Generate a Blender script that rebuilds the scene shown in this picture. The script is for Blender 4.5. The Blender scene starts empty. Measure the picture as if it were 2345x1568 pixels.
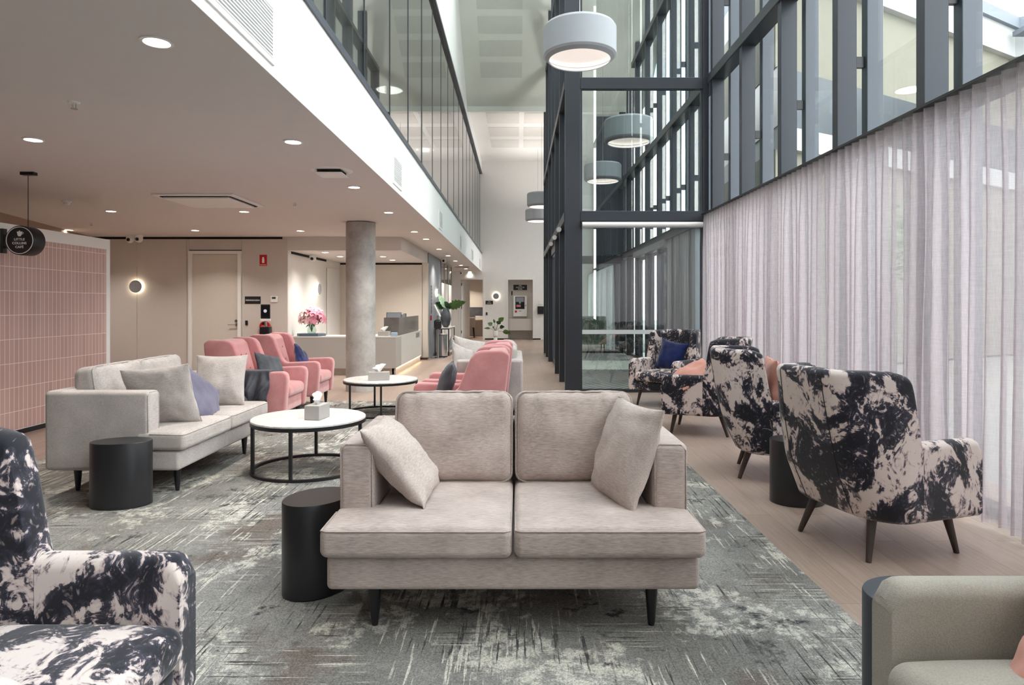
import bpy, bmesh, math, random
from mathutils import Vector, Matrix, noise as mnoise
random.seed(7)
sc = bpy.context.scene
COL = sc.collection
PI = math.pi
R = math.radians

# ------------------------------------------------------------------ camera, sky, exposure
F = 1500.0; CX = 1185.0; CY = 698.0; EYE = 1.35          # photograph frame 2345 x 1568
cam = bpy.data.cameras.new('camera'); camo = bpy.data.objects.new('camera', cam); COL.objects.link(camo)
camo.location = (0, 0, EYE); camo.rotation_euler = (R(90), 0, 0)
cam.sensor_width = 36; cam.lens = F / 2345 * 36
cam.shift_x = -(CX - 1172.5) / 2345; cam.shift_y = -(784 - CY) / 2345
cam.clip_start = .05; cam.clip_end = 300
sc.camera = camo
sc.view_settings.view_transform = 'Standard'; sc.view_settings.look = 'None'
sc.view_settings.gamma = 1; sc.view_settings.use_curve_mapping = False
sc.view_settings.exposure = 0.85
sc.cycles.max_bounces = 8; sc.cycles.diffuse_bounces = 5; sc.cycles.glossy_bounces = 3
sc.cycles.transmission_bounces = 4; sc.cycles.transparent_max_bounces = 12
sc.cycles.sample_clamp_indirect = 6; sc.cycles.caustics_reflective = False; sc.cycles.caustics_refractive = False
sc.cycles.use_adaptive_sampling = True; sc.cycles.adaptive_threshold = .025
sc.cycles.use_denoising = True

world = bpy.data.worlds.new('sky'); sc.world = world; world.use_nodes = True
nt = world.node_tree; nt.nodes.clear()
def N(nt, t, **kw):
    n = nt.nodes.new(t)
    for k, v in kw.items():
        if k in n.inputs: n.inputs[k].default_value = v
        else: setattr(n, k, v)
    return n
L_ = lambda nt, a, b: nt.links.new(a, b)
tc = N(nt, 'ShaderNodeTexCoord'); mp = N(nt, 'ShaderNodeMapping'); mp.inputs['Scale'].default_value = (1, 1, 2.2)
ns = N(nt, 'ShaderNodeTexNoise', Scale=3.1, Detail=7, Roughness=.6)
rp = N(nt, 'ShaderNodeValToRGB'); rp.color_ramp.elements[0].position = .38; rp.color_ramp.elements[1].position = .50
rp.color_ramp.elements[0].color = (.42, .62, .90, 1); rp.color_ramp.elements[1].color = (1, .975, .945, 1)
bg = N(nt, 'ShaderNodeBackground', Strength=3.6); wo = N(nt, 'ShaderNodeOutputWorld')
L_(nt, tc.outputs['Generated'], mp.inputs[0]); L_(nt, mp.outputs[0], ns.inputs['Vector']); L_(nt, ns.outputs[0], rp.inputs[0])
L_(nt, rp.outputs[0], bg.inputs[0]); L_(nt, bg.outputs[0], wo.inputs[0])

sun = bpy.data.lights.new('sun', 'SUN'); sun.energy = .6; sun.angle = R(30); sun.color = (1, .97, .93)
suno = bpy.data.objects.new('sun', sun); COL.objects.link(suno)
suno.rotation_euler = (R(0), R(52), R(-22))   # high sun through haze, from the courtyard side

# ------------------------------------------------------------------ materials
def lin(c): return tuple(((v / 255) / 12.92 if v / 255 <= .04045 else ((v / 255 + .055) / 1.055) ** 2.4) for v in c) + (1,)
def base_mat(name):
    m = bpy.data.materials.new(name); m.use_nodes = True
    return m, m.node_tree, m.node_tree.nodes['Principled BSDF']
def mat(name, col, rough=.6, metal=0, var=.04, vscale=6, bump=0, bscale=200, spec=.5, stretch=(1, 1, 1), sheen=0):
    m, nt, p = base_mat(name)
    tc = N(nt, 'ShaderNodeTexCoord'); mp = N(nt, 'ShaderNodeMapping'); mp.inputs['Scale'].default_value = stretch
    L_(nt, tc.outputs['Object'], mp.inputs[0])
    ns = N(nt, 'ShaderNodeTexNoise', Scale=vscale, Detail=4); L_(nt, mp.outputs[0], ns.inputs['Vector'])
    rp = N(nt, 'ShaderNodeValToRGB'); e = rp.color_ramp.elements
    e[0].position = .3; e[1].position = .7
    e[0].color = tuple(c * (1 - var) for c in col[:3]) + (1,); e[1].color = tuple(min(1, c * (1 + var)) for c in col[:3]) + (1,)
    L_(nt, ns.outputs[0], rp.inputs[0]); L_(nt, rp.outputs[0], p.inputs['Base Color'])
    p.inputs['Roughness'].default_value = rough; p.inputs['Metallic'].default_value = metal
    p.inputs['Specular IOR Level'].default_value = spec
    if sheen: p.inputs['Sheen Weight'].default_value = sheen
    if bump:
        n2 = N(nt, 'ShaderNodeTexNoise', Scale=bscale, Detail=2); L_(nt, mp.outputs[0], n2.inputs['Vector'])
        b = N(nt, 'ShaderNodeBump', Strength=bump, Distance=.002); L_(nt, n2.outputs[0], b.inputs['Height']); L_(nt, b.outputs[0], p.inputs['Normal'])
    return m
def emis(name, col, strength):
    m, nt, p = base_mat(name)
    p.inputs['Base Color'].default_value = (.8, .8, .8, 1)
    p.inputs['Emission Color'].default_value = tuple(col) + (1,); p.inputs['Emission Strength'].default_value = strength
    return m
def glass(name, tint=(.93, .96, .95), boost=1.0, base=.03, rough=0.0):
    m = bpy.data.materials.new(name); m.use_nodes = True; nt = m.node_tree; nt.nodes.clear()
    o = N(nt, 'ShaderNodeOutputMaterial'); t = N(nt, 'ShaderNodeBsdfTransparent'); t.inputs[0].default_value = tuple(tint) + (1,)
    g = N(nt, 'ShaderNodeBsdfGlossy', Roughness=rough); ge = N(nt, 'ShaderNodeNewGeometry'); dt = N(nt, 'ShaderNodeVectorMath', operation='DOT_PRODUCT')
    L_(nt, ge.outputs['Incoming'], dt.inputs[0]); L_(nt, ge.outputs['Normal'], dt.inputs[1])
    ab = N(nt, 'ShaderNodeMath', operation='ABSOLUTE'); L_(nt, dt.outputs['Value'], ab.inputs[0])
    sb = N(nt, 'ShaderNodeMath', operation='SUBTRACT'); sb.inputs[0].default_value = 1; L_(nt, ab.outputs[0], sb.inputs[1])
    fr = N(nt, 'ShaderNodeMath', operation='POWER'); fr.inputs[1].default_value = 5; L_(nt, sb.outputs[0], fr.inputs[0])
    ma = N(nt, 'ShaderNodeMath', operation='MULTIPLY_ADD', use_clamp=True); ma.inputs[1].default_value = boost * .55; ma.inputs[2].default_value = base
    mx = N(nt, 'ShaderNodeMixShader')
    L_(nt, fr.outputs[0], ma.inputs[0]); L_(nt, ma.outputs[0], mx.inputs[0]); L_(nt, t.outputs[0], mx.inputs[1]); L_(nt, g.outputs[0], mx.inputs[2]); L_(nt, mx.outputs[0], o.inputs[0])
    return m
def fabric(name, c1, c2, stretch=(5, 70, 70), scale=3, rough=.9, sheen=.15, weave=.35):
    m, nt, p = base_mat(name)
    tc = N(nt, 'ShaderNodeTexCoord'); mp = N(nt, 'ShaderNodeMapping'); mp.inputs['Scale'].default_value = stretch
    L_(nt, tc.outputs['Object'], mp.inputs[0])
    ns = N(nt, 'ShaderNodeTexNoise', Scale=scale, Detail=5, Roughness=.65); L_(nt, mp.outputs[0], ns.inputs['Vector'])
    n3 = N(nt, 'ShaderNodeTexNoise', Scale=4.5, Detail=3); L_(nt, tc.outputs['Object'], n3.inputs['Vector'])
    ad = N(nt, 'ShaderNodeMath', operation='MULTIPLY_ADD'); ad.inputs[1].default_value = .55; L_(nt, n3.outputs[0], ad.inputs[0]); L_(nt, ns.outputs[0], ad.inputs[2])
    rp = N(nt, 'ShaderNodeValToRGB'); e = rp.color_ramp.elements; e[0].position = .50; e[1].position = 1.05; e[0].color = c1; e[1].color = c2
    L_(nt, ad.outputs[0], rp.inputs[0]); L_(nt, rp.outputs[0], p.inputs['Base Color'])
    p.inputs['Roughness'].default_value = rough; p.inputs['Sheen Weight'].default_value = sheen; p.inputs['Specular IOR Level'].default_value = .2
    n2 = N(nt, 'ShaderNodeTexNoise', Scale=420, Detail=1); L_(nt, tc.outputs['Object'], n2.inputs['Vector'])
    a2 = N(nt, 'ShaderNodeMath', operation='MULTIPLY_ADD'); a2.inputs[1].default_value = 3.0; L_(nt, n3.outputs[0], a2.inputs[0]); L_(nt, n2.outputs[0], a2.inputs[2])
    b = N(nt, 'ShaderNodeBump', Strength=weave, Distance=.003); L_(nt, a2.outputs[0], b.inputs['Height']); L_(nt, b.outputs[0], p.inputs['Normal'])
    return m
M = {}
M['white'] = mat('white_paint', lin((236, 235, 233)), .75, var=.01)
M['ceil'] = mat('ceiling_paint', lin((216, 211, 209)), .85, var=.01)
M['atrium'] = mat('atrium_ceiling_paint', lin((226, 231, 223)), .8, var=.02, vscale=2)
M['perf'] = mat('perforated_panel', lin((210, 215, 207)), .9, var=.02, bump=.3, bscale=120)
M['perfw'] = mat('perforated_panel_pale', lin((222, 219, 215)), .9, var=.02, bump=.3, bscale=120)
M['greige'] = mat('greige_panel', lin((206, 199, 193)), .6, var=.02, stretch=(30, 1, 1), vscale=8)
M['beige'] = mat('beige_panel', lin((212, 204, 194)), .6, var=.02, stretch=(30, 1, 1), vscale=8)
M['brownwall'] = mat('brown_wall_paint', lin((150, 128, 112)), .7, var=.02)
M['greywall'] = mat('grey_wall_paint', lin((138, 140, 146)), .6, var=.02)
M['black'] = mat('black_satin', lin((26, 26, 29)), .35, var=.05)
M['drum'] = mat('black_drum_lacquer', lin((34, 34, 37)), .33, var=.05)
M['gap'] = mat('black_gap', lin((18, 15, 14)), .8)
M['frame'] = mat('anthracite_aluminium', lin((54, 57, 64)), .38, metal=.25, var=.03, vscale=3)
M['fin'] = mat('anthracite_fin', lin((82, 86, 95)), .4, metal=.2, var=.03, vscale=3)
M['glass'] = glass('window_glass')
M['glassg'] = glass('gallery_glass', (.80, .84, .82), 1.6, .40)
M['glassv'] = glass('lobby_glass', (.9, .94, .93), 1.4, .13)
M['frost'] = mat('frosted_film', lin((205, 212, 214)), .7, var=.01)
M['chrome'] = mat('polished_steel', lin((215, 215, 218)), .12, metal=1, var=.03)
M['steel'] = mat('brushed_steel', lin((170, 168, 165)), .35, metal=1, var=.05)
M['leg'] = mat('dark_walnut_leg', lin((58, 46, 42)), .45, var=.15, vscale=20, stretch=(1, 1, .2))
M['sofa'] = fabric('oatmeal_sofa_weave', lin((148, 133, 127)), lin((204, 189, 182)), stretch=(9, 80, 80))
M['sofap'] = fabric('oatmeal_cushion_weave', lin((160, 146, 139)), lin((206, 192, 185)), stretch=(9, 40, 80))
M['sofal'] = fabric('pale_grey_sofa_weave', lin((150, 142, 138)), lin((194, 186, 182)), stretch=(9, 70, 70))
M['armc'] = fabric('sage_grey_plain_weave', lin((146, 140, 131)), lin((178, 171, 160)), stretch=(40, 40, 40), scale=6)
M['pink'] = fabric('dusty_pink_velvet', lin((178, 116, 118)), lin((200, 140, 140)), stretch=(2, 2, 2), sheen=.5, weave=.12)
M['peach'] = fabric('peach_cushion_cotton', lin((196, 136, 122)), lin((216, 160, 146)), stretch=(2, 2, 2), weave=.15)
M['navy'] = fabric('navy_velvet', lin((8, 20, 62)), lin((18, 36, 92)), stretch=(2, 2, 2), sheen=.4, weave=.1)
M['lilac'] = fabric('lilac_grey_cotton', lin((92, 89, 108)), lin((112, 109, 128)), stretch=(2, 2, 2), weave=.15)
M['charcoal'] = fabric('charcoal_cotton', lin((58, 60, 66)), lin((84, 86, 92)), stretch=(2, 2, 2), weave=.15)
M['jacket'] = fabric('dark_jacket_nylon', lin((46, 47, 53)), lin((84, 86, 94)), stretch=(2, 2, 2), rough=.5, weave=.3)
M['tissue'] = mat('tissue_paper', lin((246, 246, 246)), .8)
M['tbox'] = mat('grey_box_cover', lin((165, 160, 156)), .7, bump=.3)
M['tile_frame'] = M['white']
M['tray'] = mat('slate_blue_tray', lin((88, 104, 120)), .4)
M['desk'] = mat('desk_grey_laminate', lin((172, 168, 164)), .5, var=.01)
M['desktop'] = mat('desk_pale_top', lin((214, 211, 206)), .4, var=.01)
M['plinth'] = mat('cream_plinth', lin((228, 216, 200)), .6)
M['smoke'] = mat('smoky_stone_screen', lin((112, 108, 105)), .2, var=.2, vscale=5)
M['screen'] = mat('dark_screen', lin((22, 24, 28)), .2)
M['silver'] = mat('silver_plastic', lin((150, 155, 162)), .35, metal=.3)
M['leafg'] = mat('leaf_green', lin((86, 128, 62)), .45, var=.35, vscale=14)
M['leafd'] = mat('leaf_dark_green', lin((52, 88, 48)), .4, var=.35, vscale=14)
M['leafp'] = mat('leaf_pale_green', lin((150, 180, 150)), .5, var=.2, vscale=14)
M['stem'] = mat('brown_green_stem', lin((92, 96, 72)), .6, var=.2)
M['petal'] = mat('lily_petal_pink', lin((228, 146, 170)), .6, var=.25, vscale=12)
M['petal2'] = mat('lily_petal_blush', lin((228, 190, 190)), .6, var=.12, vscale=12)
M['ceramic'] = mat('white_ceramic', lin((238, 238, 236)), .25, var=.01)
M['vased'] = mat('graphite_ceramic', lin((84, 86, 92)), .3, var=.08)
M['lamps'] = mat('grey_felt_shade', lin((178, 182, 188)), .9, var=.02, bump=.2)
M['lampd'] = mat('grey_felt_rim', lin((150, 152, 156)), .9, var=.02)
M['lampin'] = emis('lamp_diffuser', (1, .84, .74), .14)
M['down'] = emis('downlight_lens', (1, .86, .66), 14)
M['ring'] = emis('wall_lamp_ring', (1, .85, .62), 7)
M['led'] = emis('led_strip', (1, .72, .42), 5)
M['red'] = mat('red_enamel', lin((196, 28, 34)), .45, var=.02)
M['textw'] = mat('white_lettering', lin((240, 240, 238)), .6)
M['signk'] = mat('black_sign', lin((30, 28, 28)), .5)
M['green'] = mat('sage_green_upholstery', lin((140, 164, 148)), .85, var=.1)
M['screenblue'] = emis('screen_blue', (.10, .25, .5), .22)
M['ext_white'] = mat('exterior_white_render', lin((180, 181, 181)), .9, var=.01)
M['ext_beige'] = mat('exterior_beige_cladding', lin((130, 127, 115)), .9, var=.02)
M['ext_dark'] = mat('exterior_dark_glazing', lin((70, 76, 82)), .3, var=.05)
M['ext_grey'] = mat('exterior_grey_parapet', lin((122, 128, 138)), .7, var=.03)
M['paving'] = mat('courtyard_paving', lin((150, 148, 142)), .9, var=.08)

def concrete():
    m, nt, p = base_mat('column_concrete')
    tc = N(nt, 'ShaderNodeTexCoord')
    a = N(nt, 'ShaderNodeTexNoise', Scale=3.5, Detail=8, Roughness=.6); b = N(nt, 'ShaderNodeTexNoise', Scale=60, Detail=3)
    L_(nt, tc.outputs['Object'], a.inputs['Vector']); L_(nt, tc.outputs['Object'], b.inputs['Vector'])
    ad = N(nt, 'ShaderNodeMath', operation='MULTIPLY_ADD'); ad.inputs[1].default_value = .25; L_(nt, b.outputs[0], ad.inputs[0]); L_(nt, a.outputs[0], ad.inputs[2])
    rp = N(nt, 'ShaderNodeValToRGB'); e = rp.color_ramp.elements; e[0].position = .45; e[1].position = .8
    e[0].color = lin((150, 146, 142)); e[1].color = lin((186, 183, 179))
    L_(nt, ad.outputs[0], rp.inputs[0]); L_(nt, rp.outputs[0], p.inputs['Base Color']); p.inputs['Roughness'].default_value = .75
    return m
M['concrete'] = concrete()

def wood():
    m, nt, p = base_mat('oak_plank_floor')
    tc = N(nt, 'ShaderNodeTexCoord')
    mp = N(nt, 'ShaderNodeMapping'); mp.inputs['Rotation'].default_value = (0, 0, R(90)); L_(nt, tc.outputs['Object'], mp.inputs[0])
    br = N(nt, 'ShaderNodeTexBrick', offset=.37, squash=1); br.inputs['Scale'].default_value = 1
    br.inputs['Brick Width'].default_value = 1.25; br.inputs['Row Height'].default_value = .18; br.inputs['Mortar Size'].default_value = .0015
    br.inputs['Color1'].default_value = lin((166, 145, 133)); br.inputs['Color2'].default_value = lin((180, 160, 148)); br.inputs['Mortar'].default_value = lin((128, 112, 102))
    L_(nt, mp.outputs[0], br.inputs['Vector'])
    m2 = N(nt, 'ShaderNodeMapping'); m2.inputs['Scale'].default_value = (26, 1.3, 1); L_(nt, tc.outputs['Object'], m2.inputs[0])
    g = N(nt, 'ShaderNodeTexNoise', Scale=2.2, Detail=7, Roughness=.65, Distortion=.6); L_(nt, m2.outputs[0], g.inputs['Vector'])
    rp = N(nt, 'ShaderNodeValToRGB'); e = rp.color_ramp.elements; e[0].position = .3; e[1].position = .75; e[0].color = (.70, .68, .66, 1); e[1].color = (1.0, 1.0, 1.0, 1)
    L_(nt, g.outputs[0], rp.inputs[0])
    mx = N(nt, 'ShaderNodeMix', data_type='RGBA', blend_type='MULTIPLY'); mx.inputs[0].default_value = .9
    L_(nt, br.outputs[0], mx.inputs[6]); L_(nt, rp.outputs[0], mx.inputs[7]); L_(nt, mx.outputs[2], p.inputs['Base Color'])
    p.inputs['Roughness'].default_value = .36; p.inputs['Specular IOR Level'].default_value = .45
    return m
M['wood'] = wood()

def carpet():
    m, nt, p = base_mat('patterned_carpet_tile')
    tc = N(nt, 'ShaderNodeTexCoord'); O = tc.outputs['Object']
    def noise(sx, sy, sc_, det=4, off=0, rough=.6):
        mp = N(nt, 'ShaderNodeMapping'); mp.inputs['Scale'].default_value = (sx, sy, 1); mp.inputs['Location'].default_value = (off, off * 1.7, 0)
        L_(nt, O, mp.inputs[0]); n = N(nt, 'ShaderNodeTexNoise', Scale=sc_, Detail=det, Roughness=rough); L_(nt, mp.outputs[0], n.inputs['Vector']); return n.outputs[0]
    def ramp(v, a, b, ca, cb):
        r = N(nt, 'ShaderNodeValToRGB'); e = r.color_ramp.elements; e[0].position = a; e[1].position = b; e[0].color = ca; e[1].color = cb
        L_(nt, v, r.inputs[0]); return r.outputs[0]
    def mix(f, a, b, bt='MIX'):
        x = N(nt, 'ShaderNodeMix', data_type='RGBA', blend_type=bt)
        if isinstance(f, float): x.inputs[0].default_value = f
        else: L_(nt, f, x.inputs[0])
        for k, v in ((6, a), (7, b)):
            if isinstance(v, tuple): x.inputs[k].default_value = v
            else: L_(nt, v, x.inputs[k])
        return x.outputs[2]
    def mul(a, b):
        x = N(nt, 'ShaderNodeMath', operation='MULTIPLY'); L_(nt, a, x.inputs[0]); L_(nt, b, x.inputs[1]); return x.outputs[0]
    W = (1, 1, 1, 1); K = (0, 0, 0, 1)
    basec = ramp(noise(1, 1, 1.1, 6, 3), .38, .62, lin((124, 122, 118)), lin((160, 158, 154)))
    brown = ramp(noise(1, 1, 1.3, 5, 11), .54, .64, K, W)
    c = mix(brown, basec, lin((118, 108, 101)))
    # dark and pale ragged blocks
    dk = ramp(noise(1, 1.3, 1.7, 9, 23, .72), .56, .60, K, W)
    c = mix(mul(dk, ramp(noise(1, 1, 9, 5, 5, .8), .42, .55, K, W)), c, lin((66, 66, 68)))
    pl = ramp(noise(1.2, 1, 1.5, 9, 31, .72), .52, .56, K, W)
    c = mix(mul(pl, ramp(noise(1, 1, 12, 6, 7, .8), .44, .54, K, W)), c, lin((204, 200, 190)))
    # thread streaks running both ways
    s1 = ramp(noise(66, 2.6, 1, 5, 41), .56, .60, K, W); k1 = ramp(noise(1, 1, 1.9, 3, 43), .46, .56, K, W)
    c = mix(mul(s1, k1), c, lin((78, 78, 78)))
    s2 = ramp(noise(58, 2.8, 1, 5, 51), .57, .61, K, W); k2 = ramp(noise(1, 1, 1.7, 3, 57), .48, .56, K, W)
    c = mix(mul(s2, k2), c, lin((212, 207, 196)))
    s3 = ramp(noise(2.4, 62, 1, 5, 61), .57, .61, K, W); k3 = ramp(noise(1, 1, 1.8, 3, 67), .50, .58, K, W)
    c = mix(mul(s3, k3), c, lin((82, 80, 78)))
    s4 = ramp(noise(2.4, 66, 1, 5, 71), .58, .62, K, W)
    c = mix(mul(s4, k3), c, lin((196, 192, 182)))
    wv = N(nt, 'ShaderNodeTexChecker', Scale=260); wv.inputs['Color1'].default_value = (1, 1, 1, 1); wv.inputs['Color2'].default_value = (.55, .55, .55, 1); L_(nt, O, wv.inputs[0])
    rn = ramp(noise(1, 1, 150, 1, 3), .35, .65, (.62, .62, .62, 1), (1.25, 1.25, 1.25, 1))
    c = mix(.8, c, rn, 'MULTIPLY'); c = mix(.6, c, wv.outputs[0], 'MULTIPLY')
    L_(nt, c, p.inputs['Base Color']); p.inputs['Roughness'].default_value = .95; p.inputs['Specular IOR Level'].default_value = .1
    n2 = noise(1, 1, 170, 1, 9)
    b = N(nt, 'ShaderNodeBump', Strength=.4, Distance=.004); L_(nt, n2, b.inputs['Height']); L_(nt, b.outputs[0], p.inputs['Normal'])
    return m
M['carpet'] = carpet()

def ink():
    m, nt, p = base_mat('ink_bloom_velvet')
    tc = N(nt, 'ShaderNodeTexCoord'); oi = N(nt, 'ShaderNodeObjectInfo')
    sm = N(nt, 'ShaderNodeVectorMath', operation='SCALE'); sm.inputs['Scale'].default_value = 1.0
    cm = N(nt, 'ShaderNodeCombineXYZ'); mr = N(nt, 'ShaderNodeMath', operation='MULTIPLY'); mr.inputs[1].default_value = 9
    L_(nt, oi.outputs['Random'], mr.inputs[0]); L_(nt, mr.outputs[0], cm.inputs[0]); L_(nt, mr.outputs[0], cm.inputs[2])
    ad = N(nt, 'ShaderNodeVectorMath', operation='ADD'); L_(nt, tc.outputs['Object'], ad.inputs[0]); L_(nt, cm.outputs[0], ad.inputs[1])
    V = ad.outputs[0]
    mp = N(nt, 'ShaderNodeMapping'); mp.inputs['Scale'].default_value = (1, 1, .8); L_(nt, V, mp.inputs[0])
    a = N(nt, 'ShaderNodeTexNoise', Scale=3.7, Detail=8, Roughness=.6, Distortion=1.6); L_(nt, mp.outputs[0], a.inputs['Vector'])
    b = N(nt, 'ShaderNodeTexNoise', Scale=13, Detail=5, Roughness=.6, Distortion=2.6); L_(nt, mp.outputs[0], b.inputs['Vector'])
    f = N(nt, 'ShaderNodeMath', operation='MULTIPLY_ADD'); f.inputs[1].default_value = .45; L_(nt, b.outputs[0], f.inputs[0]); L_(nt, a.outputs[0], f.inputs[2])
    rp = N(nt, 'ShaderNodeValToRGB'); rp.color_ramp.elements[0].position = .66; rp.color_ramp.elements[1].position = .785
    e = rp.color_ramp.elements; e[0].color = lin((216, 202, 196)); e[1].color = lin((24, 24, 34))
    x = e.new(.697); x.color = lin((190, 172, 170)); x = e.new(.72); x.color = lin((58, 56, 70))
    L_(nt, f.outputs[0], rp.inputs[0])
    # smoky wisps inside the dark blooms
    rw = N(nt, 'ShaderNodeValToRGB'); rw.color_ramp.elements[0].position = .60; rw.color_ramp.elements[1].position = .70
    rw.color_ramp.elements[0].color = (0, 0, 0, 1); rw.color_ramp.elements[1].color = (.8, .8, .8, 1); L_(nt, b.outputs[0], rw.inputs[0])
    mx = N(nt, 'ShaderNodeMix', data_type='RGBA'); L_(nt, rw.outputs[0], mx.inputs[0]); L_(nt, rp.outputs[0], mx.inputs[6]); mx.inputs[7].default_value = lin((176, 160, 160))
    L_(nt, mx.outputs[2], p.inputs['Base Color'])
    p.inputs['Roughness'].default_value = .7; p.inputs['Sheen Weight'].default_value = .25; p.inputs['Specular IOR Level'].default_value = .25
    return m
M['ink'] = ink()

def tiles():
    m, nt, p = base_mat('pink_stacked_tile')
    tc = N(nt, 'ShaderNodeTexCoord'); mp = N(nt, 'ShaderNodeMapping'); L_(nt, tc.outputs['Object'], mp.inputs[0])
    sx = N(nt, 'ShaderNodeSeparateXYZ'); cb = N(nt, 'ShaderNodeCombineXYZ'); L_(nt, mp.outputs[0], sx.inputs[0]); L_(nt, sx.outputs[1], cb.inputs[0]); L_(nt, sx.outputs[2], cb.inputs[1])
    br = N(nt, 'ShaderNodeTexBrick', offset=0, squash=1); br.inputs['Scale'].default_value = 1
    br.inputs['Brick Width'].default_value = .062; br.inputs['Row Height'].default_value = .249; br.inputs['Mortar Size'].default_value = .0034
    br.inputs['Color1'].default_value = lin((186, 152, 146)); br.inputs['Color2'].default_value = lin((196, 163, 156)); br.inputs['Mortar'].default_value = lin((232, 216, 208))
    L_(nt, cb.outputs[0], br.inputs['Vector']); L_(nt, br.outputs[0], p.inputs['Base Color'])
    p.inputs['Roughness'].default_value = .35
    b = N(nt, 'ShaderNodeBump', Strength=.4, Distance=.003, invert=True); L_(nt, br.outputs['Fac'], b.inputs['Height']); L_(nt, b.outputs[0], p.inputs['Normal'])
    return m
M['tiles'] = tiles()

def sheer(name, c, tr=.22):
    m = bpy.data.materials.new(name); m.use_nodes = True; nt = m.node_tree; nt.nodes.clear()
    o = N(nt, 'ShaderNodeOutputMaterial'); tc = N(nt, 'ShaderNodeTexCoord')
    mp = N(nt, 'ShaderNodeMapping'); mp.inputs['Scale'].default_value = (1, 260, 14); L_(nt, tc.outputs['Object'], mp.inputs[0])
    ns = N(nt, 'ShaderNodeTexNoise', Scale=1.2, Detail=3); L_(nt, mp.outputs[0], ns.inputs['Vector'])
    mp2 = N(nt, 'ShaderNodeMapping'); mp2.inputs['Scale'].default_value = (1, 14, 260); L_(nt, tc.outputs['Object'], mp2.inputs[0])
    n2 = N(nt, 'ShaderNodeTexNoise', Scale=1.2, Detail=3); L_(nt, mp2.outputs[0], n2.inputs['Vector'])
    s = N(nt, 'ShaderNodeMath', operation='ADD'); L_(nt, ns.outputs[0], s.inputs[0]); L_(nt, n2.outputs[0], s.inputs[1])
    mr = N(nt, 'ShaderNodeMapRange'); mr.inputs['From Min'].default_value = .7; mr.inputs['From Max'].default_value = 1.3
    mr.inputs['To Min'].default_value = tr * .7; mr.inputs['To Max'].default_value = tr * 1.3; L_(nt, s.outputs[0], mr.inputs[0])
    tr_ = N(nt, 'ShaderNodeBsdfTransparent'); tl = N(nt, 'ShaderNodeBsdfTranslucent'); df = N(nt, 'ShaderNodeBsdfDiffuse')
    tl.inputs[0].default_value = c; df.inputs[0].default_value = c
    a = N(nt, 'ShaderNodeMixShader'); a.inputs[0].default_value = .52; L_(nt, df.outputs[0], a.inputs[1]); L_(nt, tl.outputs[0], a.inputs[2])
    b = N(nt, 'ShaderNodeMixShader'); L_(nt, mr.outputs[0], b.inputs[0]); L_(nt, a.outputs[0], b.inputs[1]); L_(nt, tr_.outputs[0], b.inputs[2]); L_(nt, b.outputs[0], o.inputs[0])
    return m
M['sheer'] = sheer('mauve_sheer_linen', lin((226, 217, 222)), .34)
M['sheerw'] = sheer('white_sheer', lin((236, 236, 238)), .15)

def stripes():
    m, nt, p = base_mat('ribbed_entry_mat')
    tc = N(nt, 'ShaderNodeTexCoord'); mp = N(nt, 'ShaderNodeMapping'); mp.inputs['Rotation'].default_value = (0, 0, R(38)); L_(nt, tc.outputs['Object'], mp.inputs[0])
    w = N(nt, 'ShaderNodeTexWave', Scale=2.6); L_(nt, mp.outputs[0], w.inputs[0])
    rp = N(nt, 'ShaderNodeValToRGB'); e = rp.color_ramp.elements; e[0].position = .78; e[1].position = .9; e[0].color = lin((92, 94, 96)); e[1].color = lin((176, 178, 176))
    L_(nt, w.outputs[0], rp.inputs[0]); L_(nt, rp.outputs[0], p.inputs['Base Color']); p.inputs['Roughness'].default_value = .9
    return m
M['stripes'] = stripes()
M['stonemat'] = mat('pale_speckled_threshold', lin((186, 190, 182)), .8, var=.2, vscale=30)
def marble():
    m, nt, p = base_mat('white_marble_top')
    tc = N(nt, 'ShaderNodeTexCoord'); ns = N(nt, 'ShaderNodeTexNoise', Scale=3, Detail=6, Distortion=2.5); L_(nt, tc.outputs['Object'], ns.inputs['Vector'])
    rp = N(nt, 'ShaderNodeValToRGB'); e = rp.color_ramp.elements; e[0].position = .47; e[1].position = .53; e[0].color = lin((208, 205, 202)); e[1].color = lin((220, 218, 216))
    x = e.new(.5); x.color = lin((192, 186, 180)); L_(nt, ns.outputs[0], rp.inputs[0]); L_(nt, rp.outputs[0], p.inputs['Base Color']); p.inputs['Roughness'].default_value = .3
    return m
M['marble'] = marble()

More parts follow.
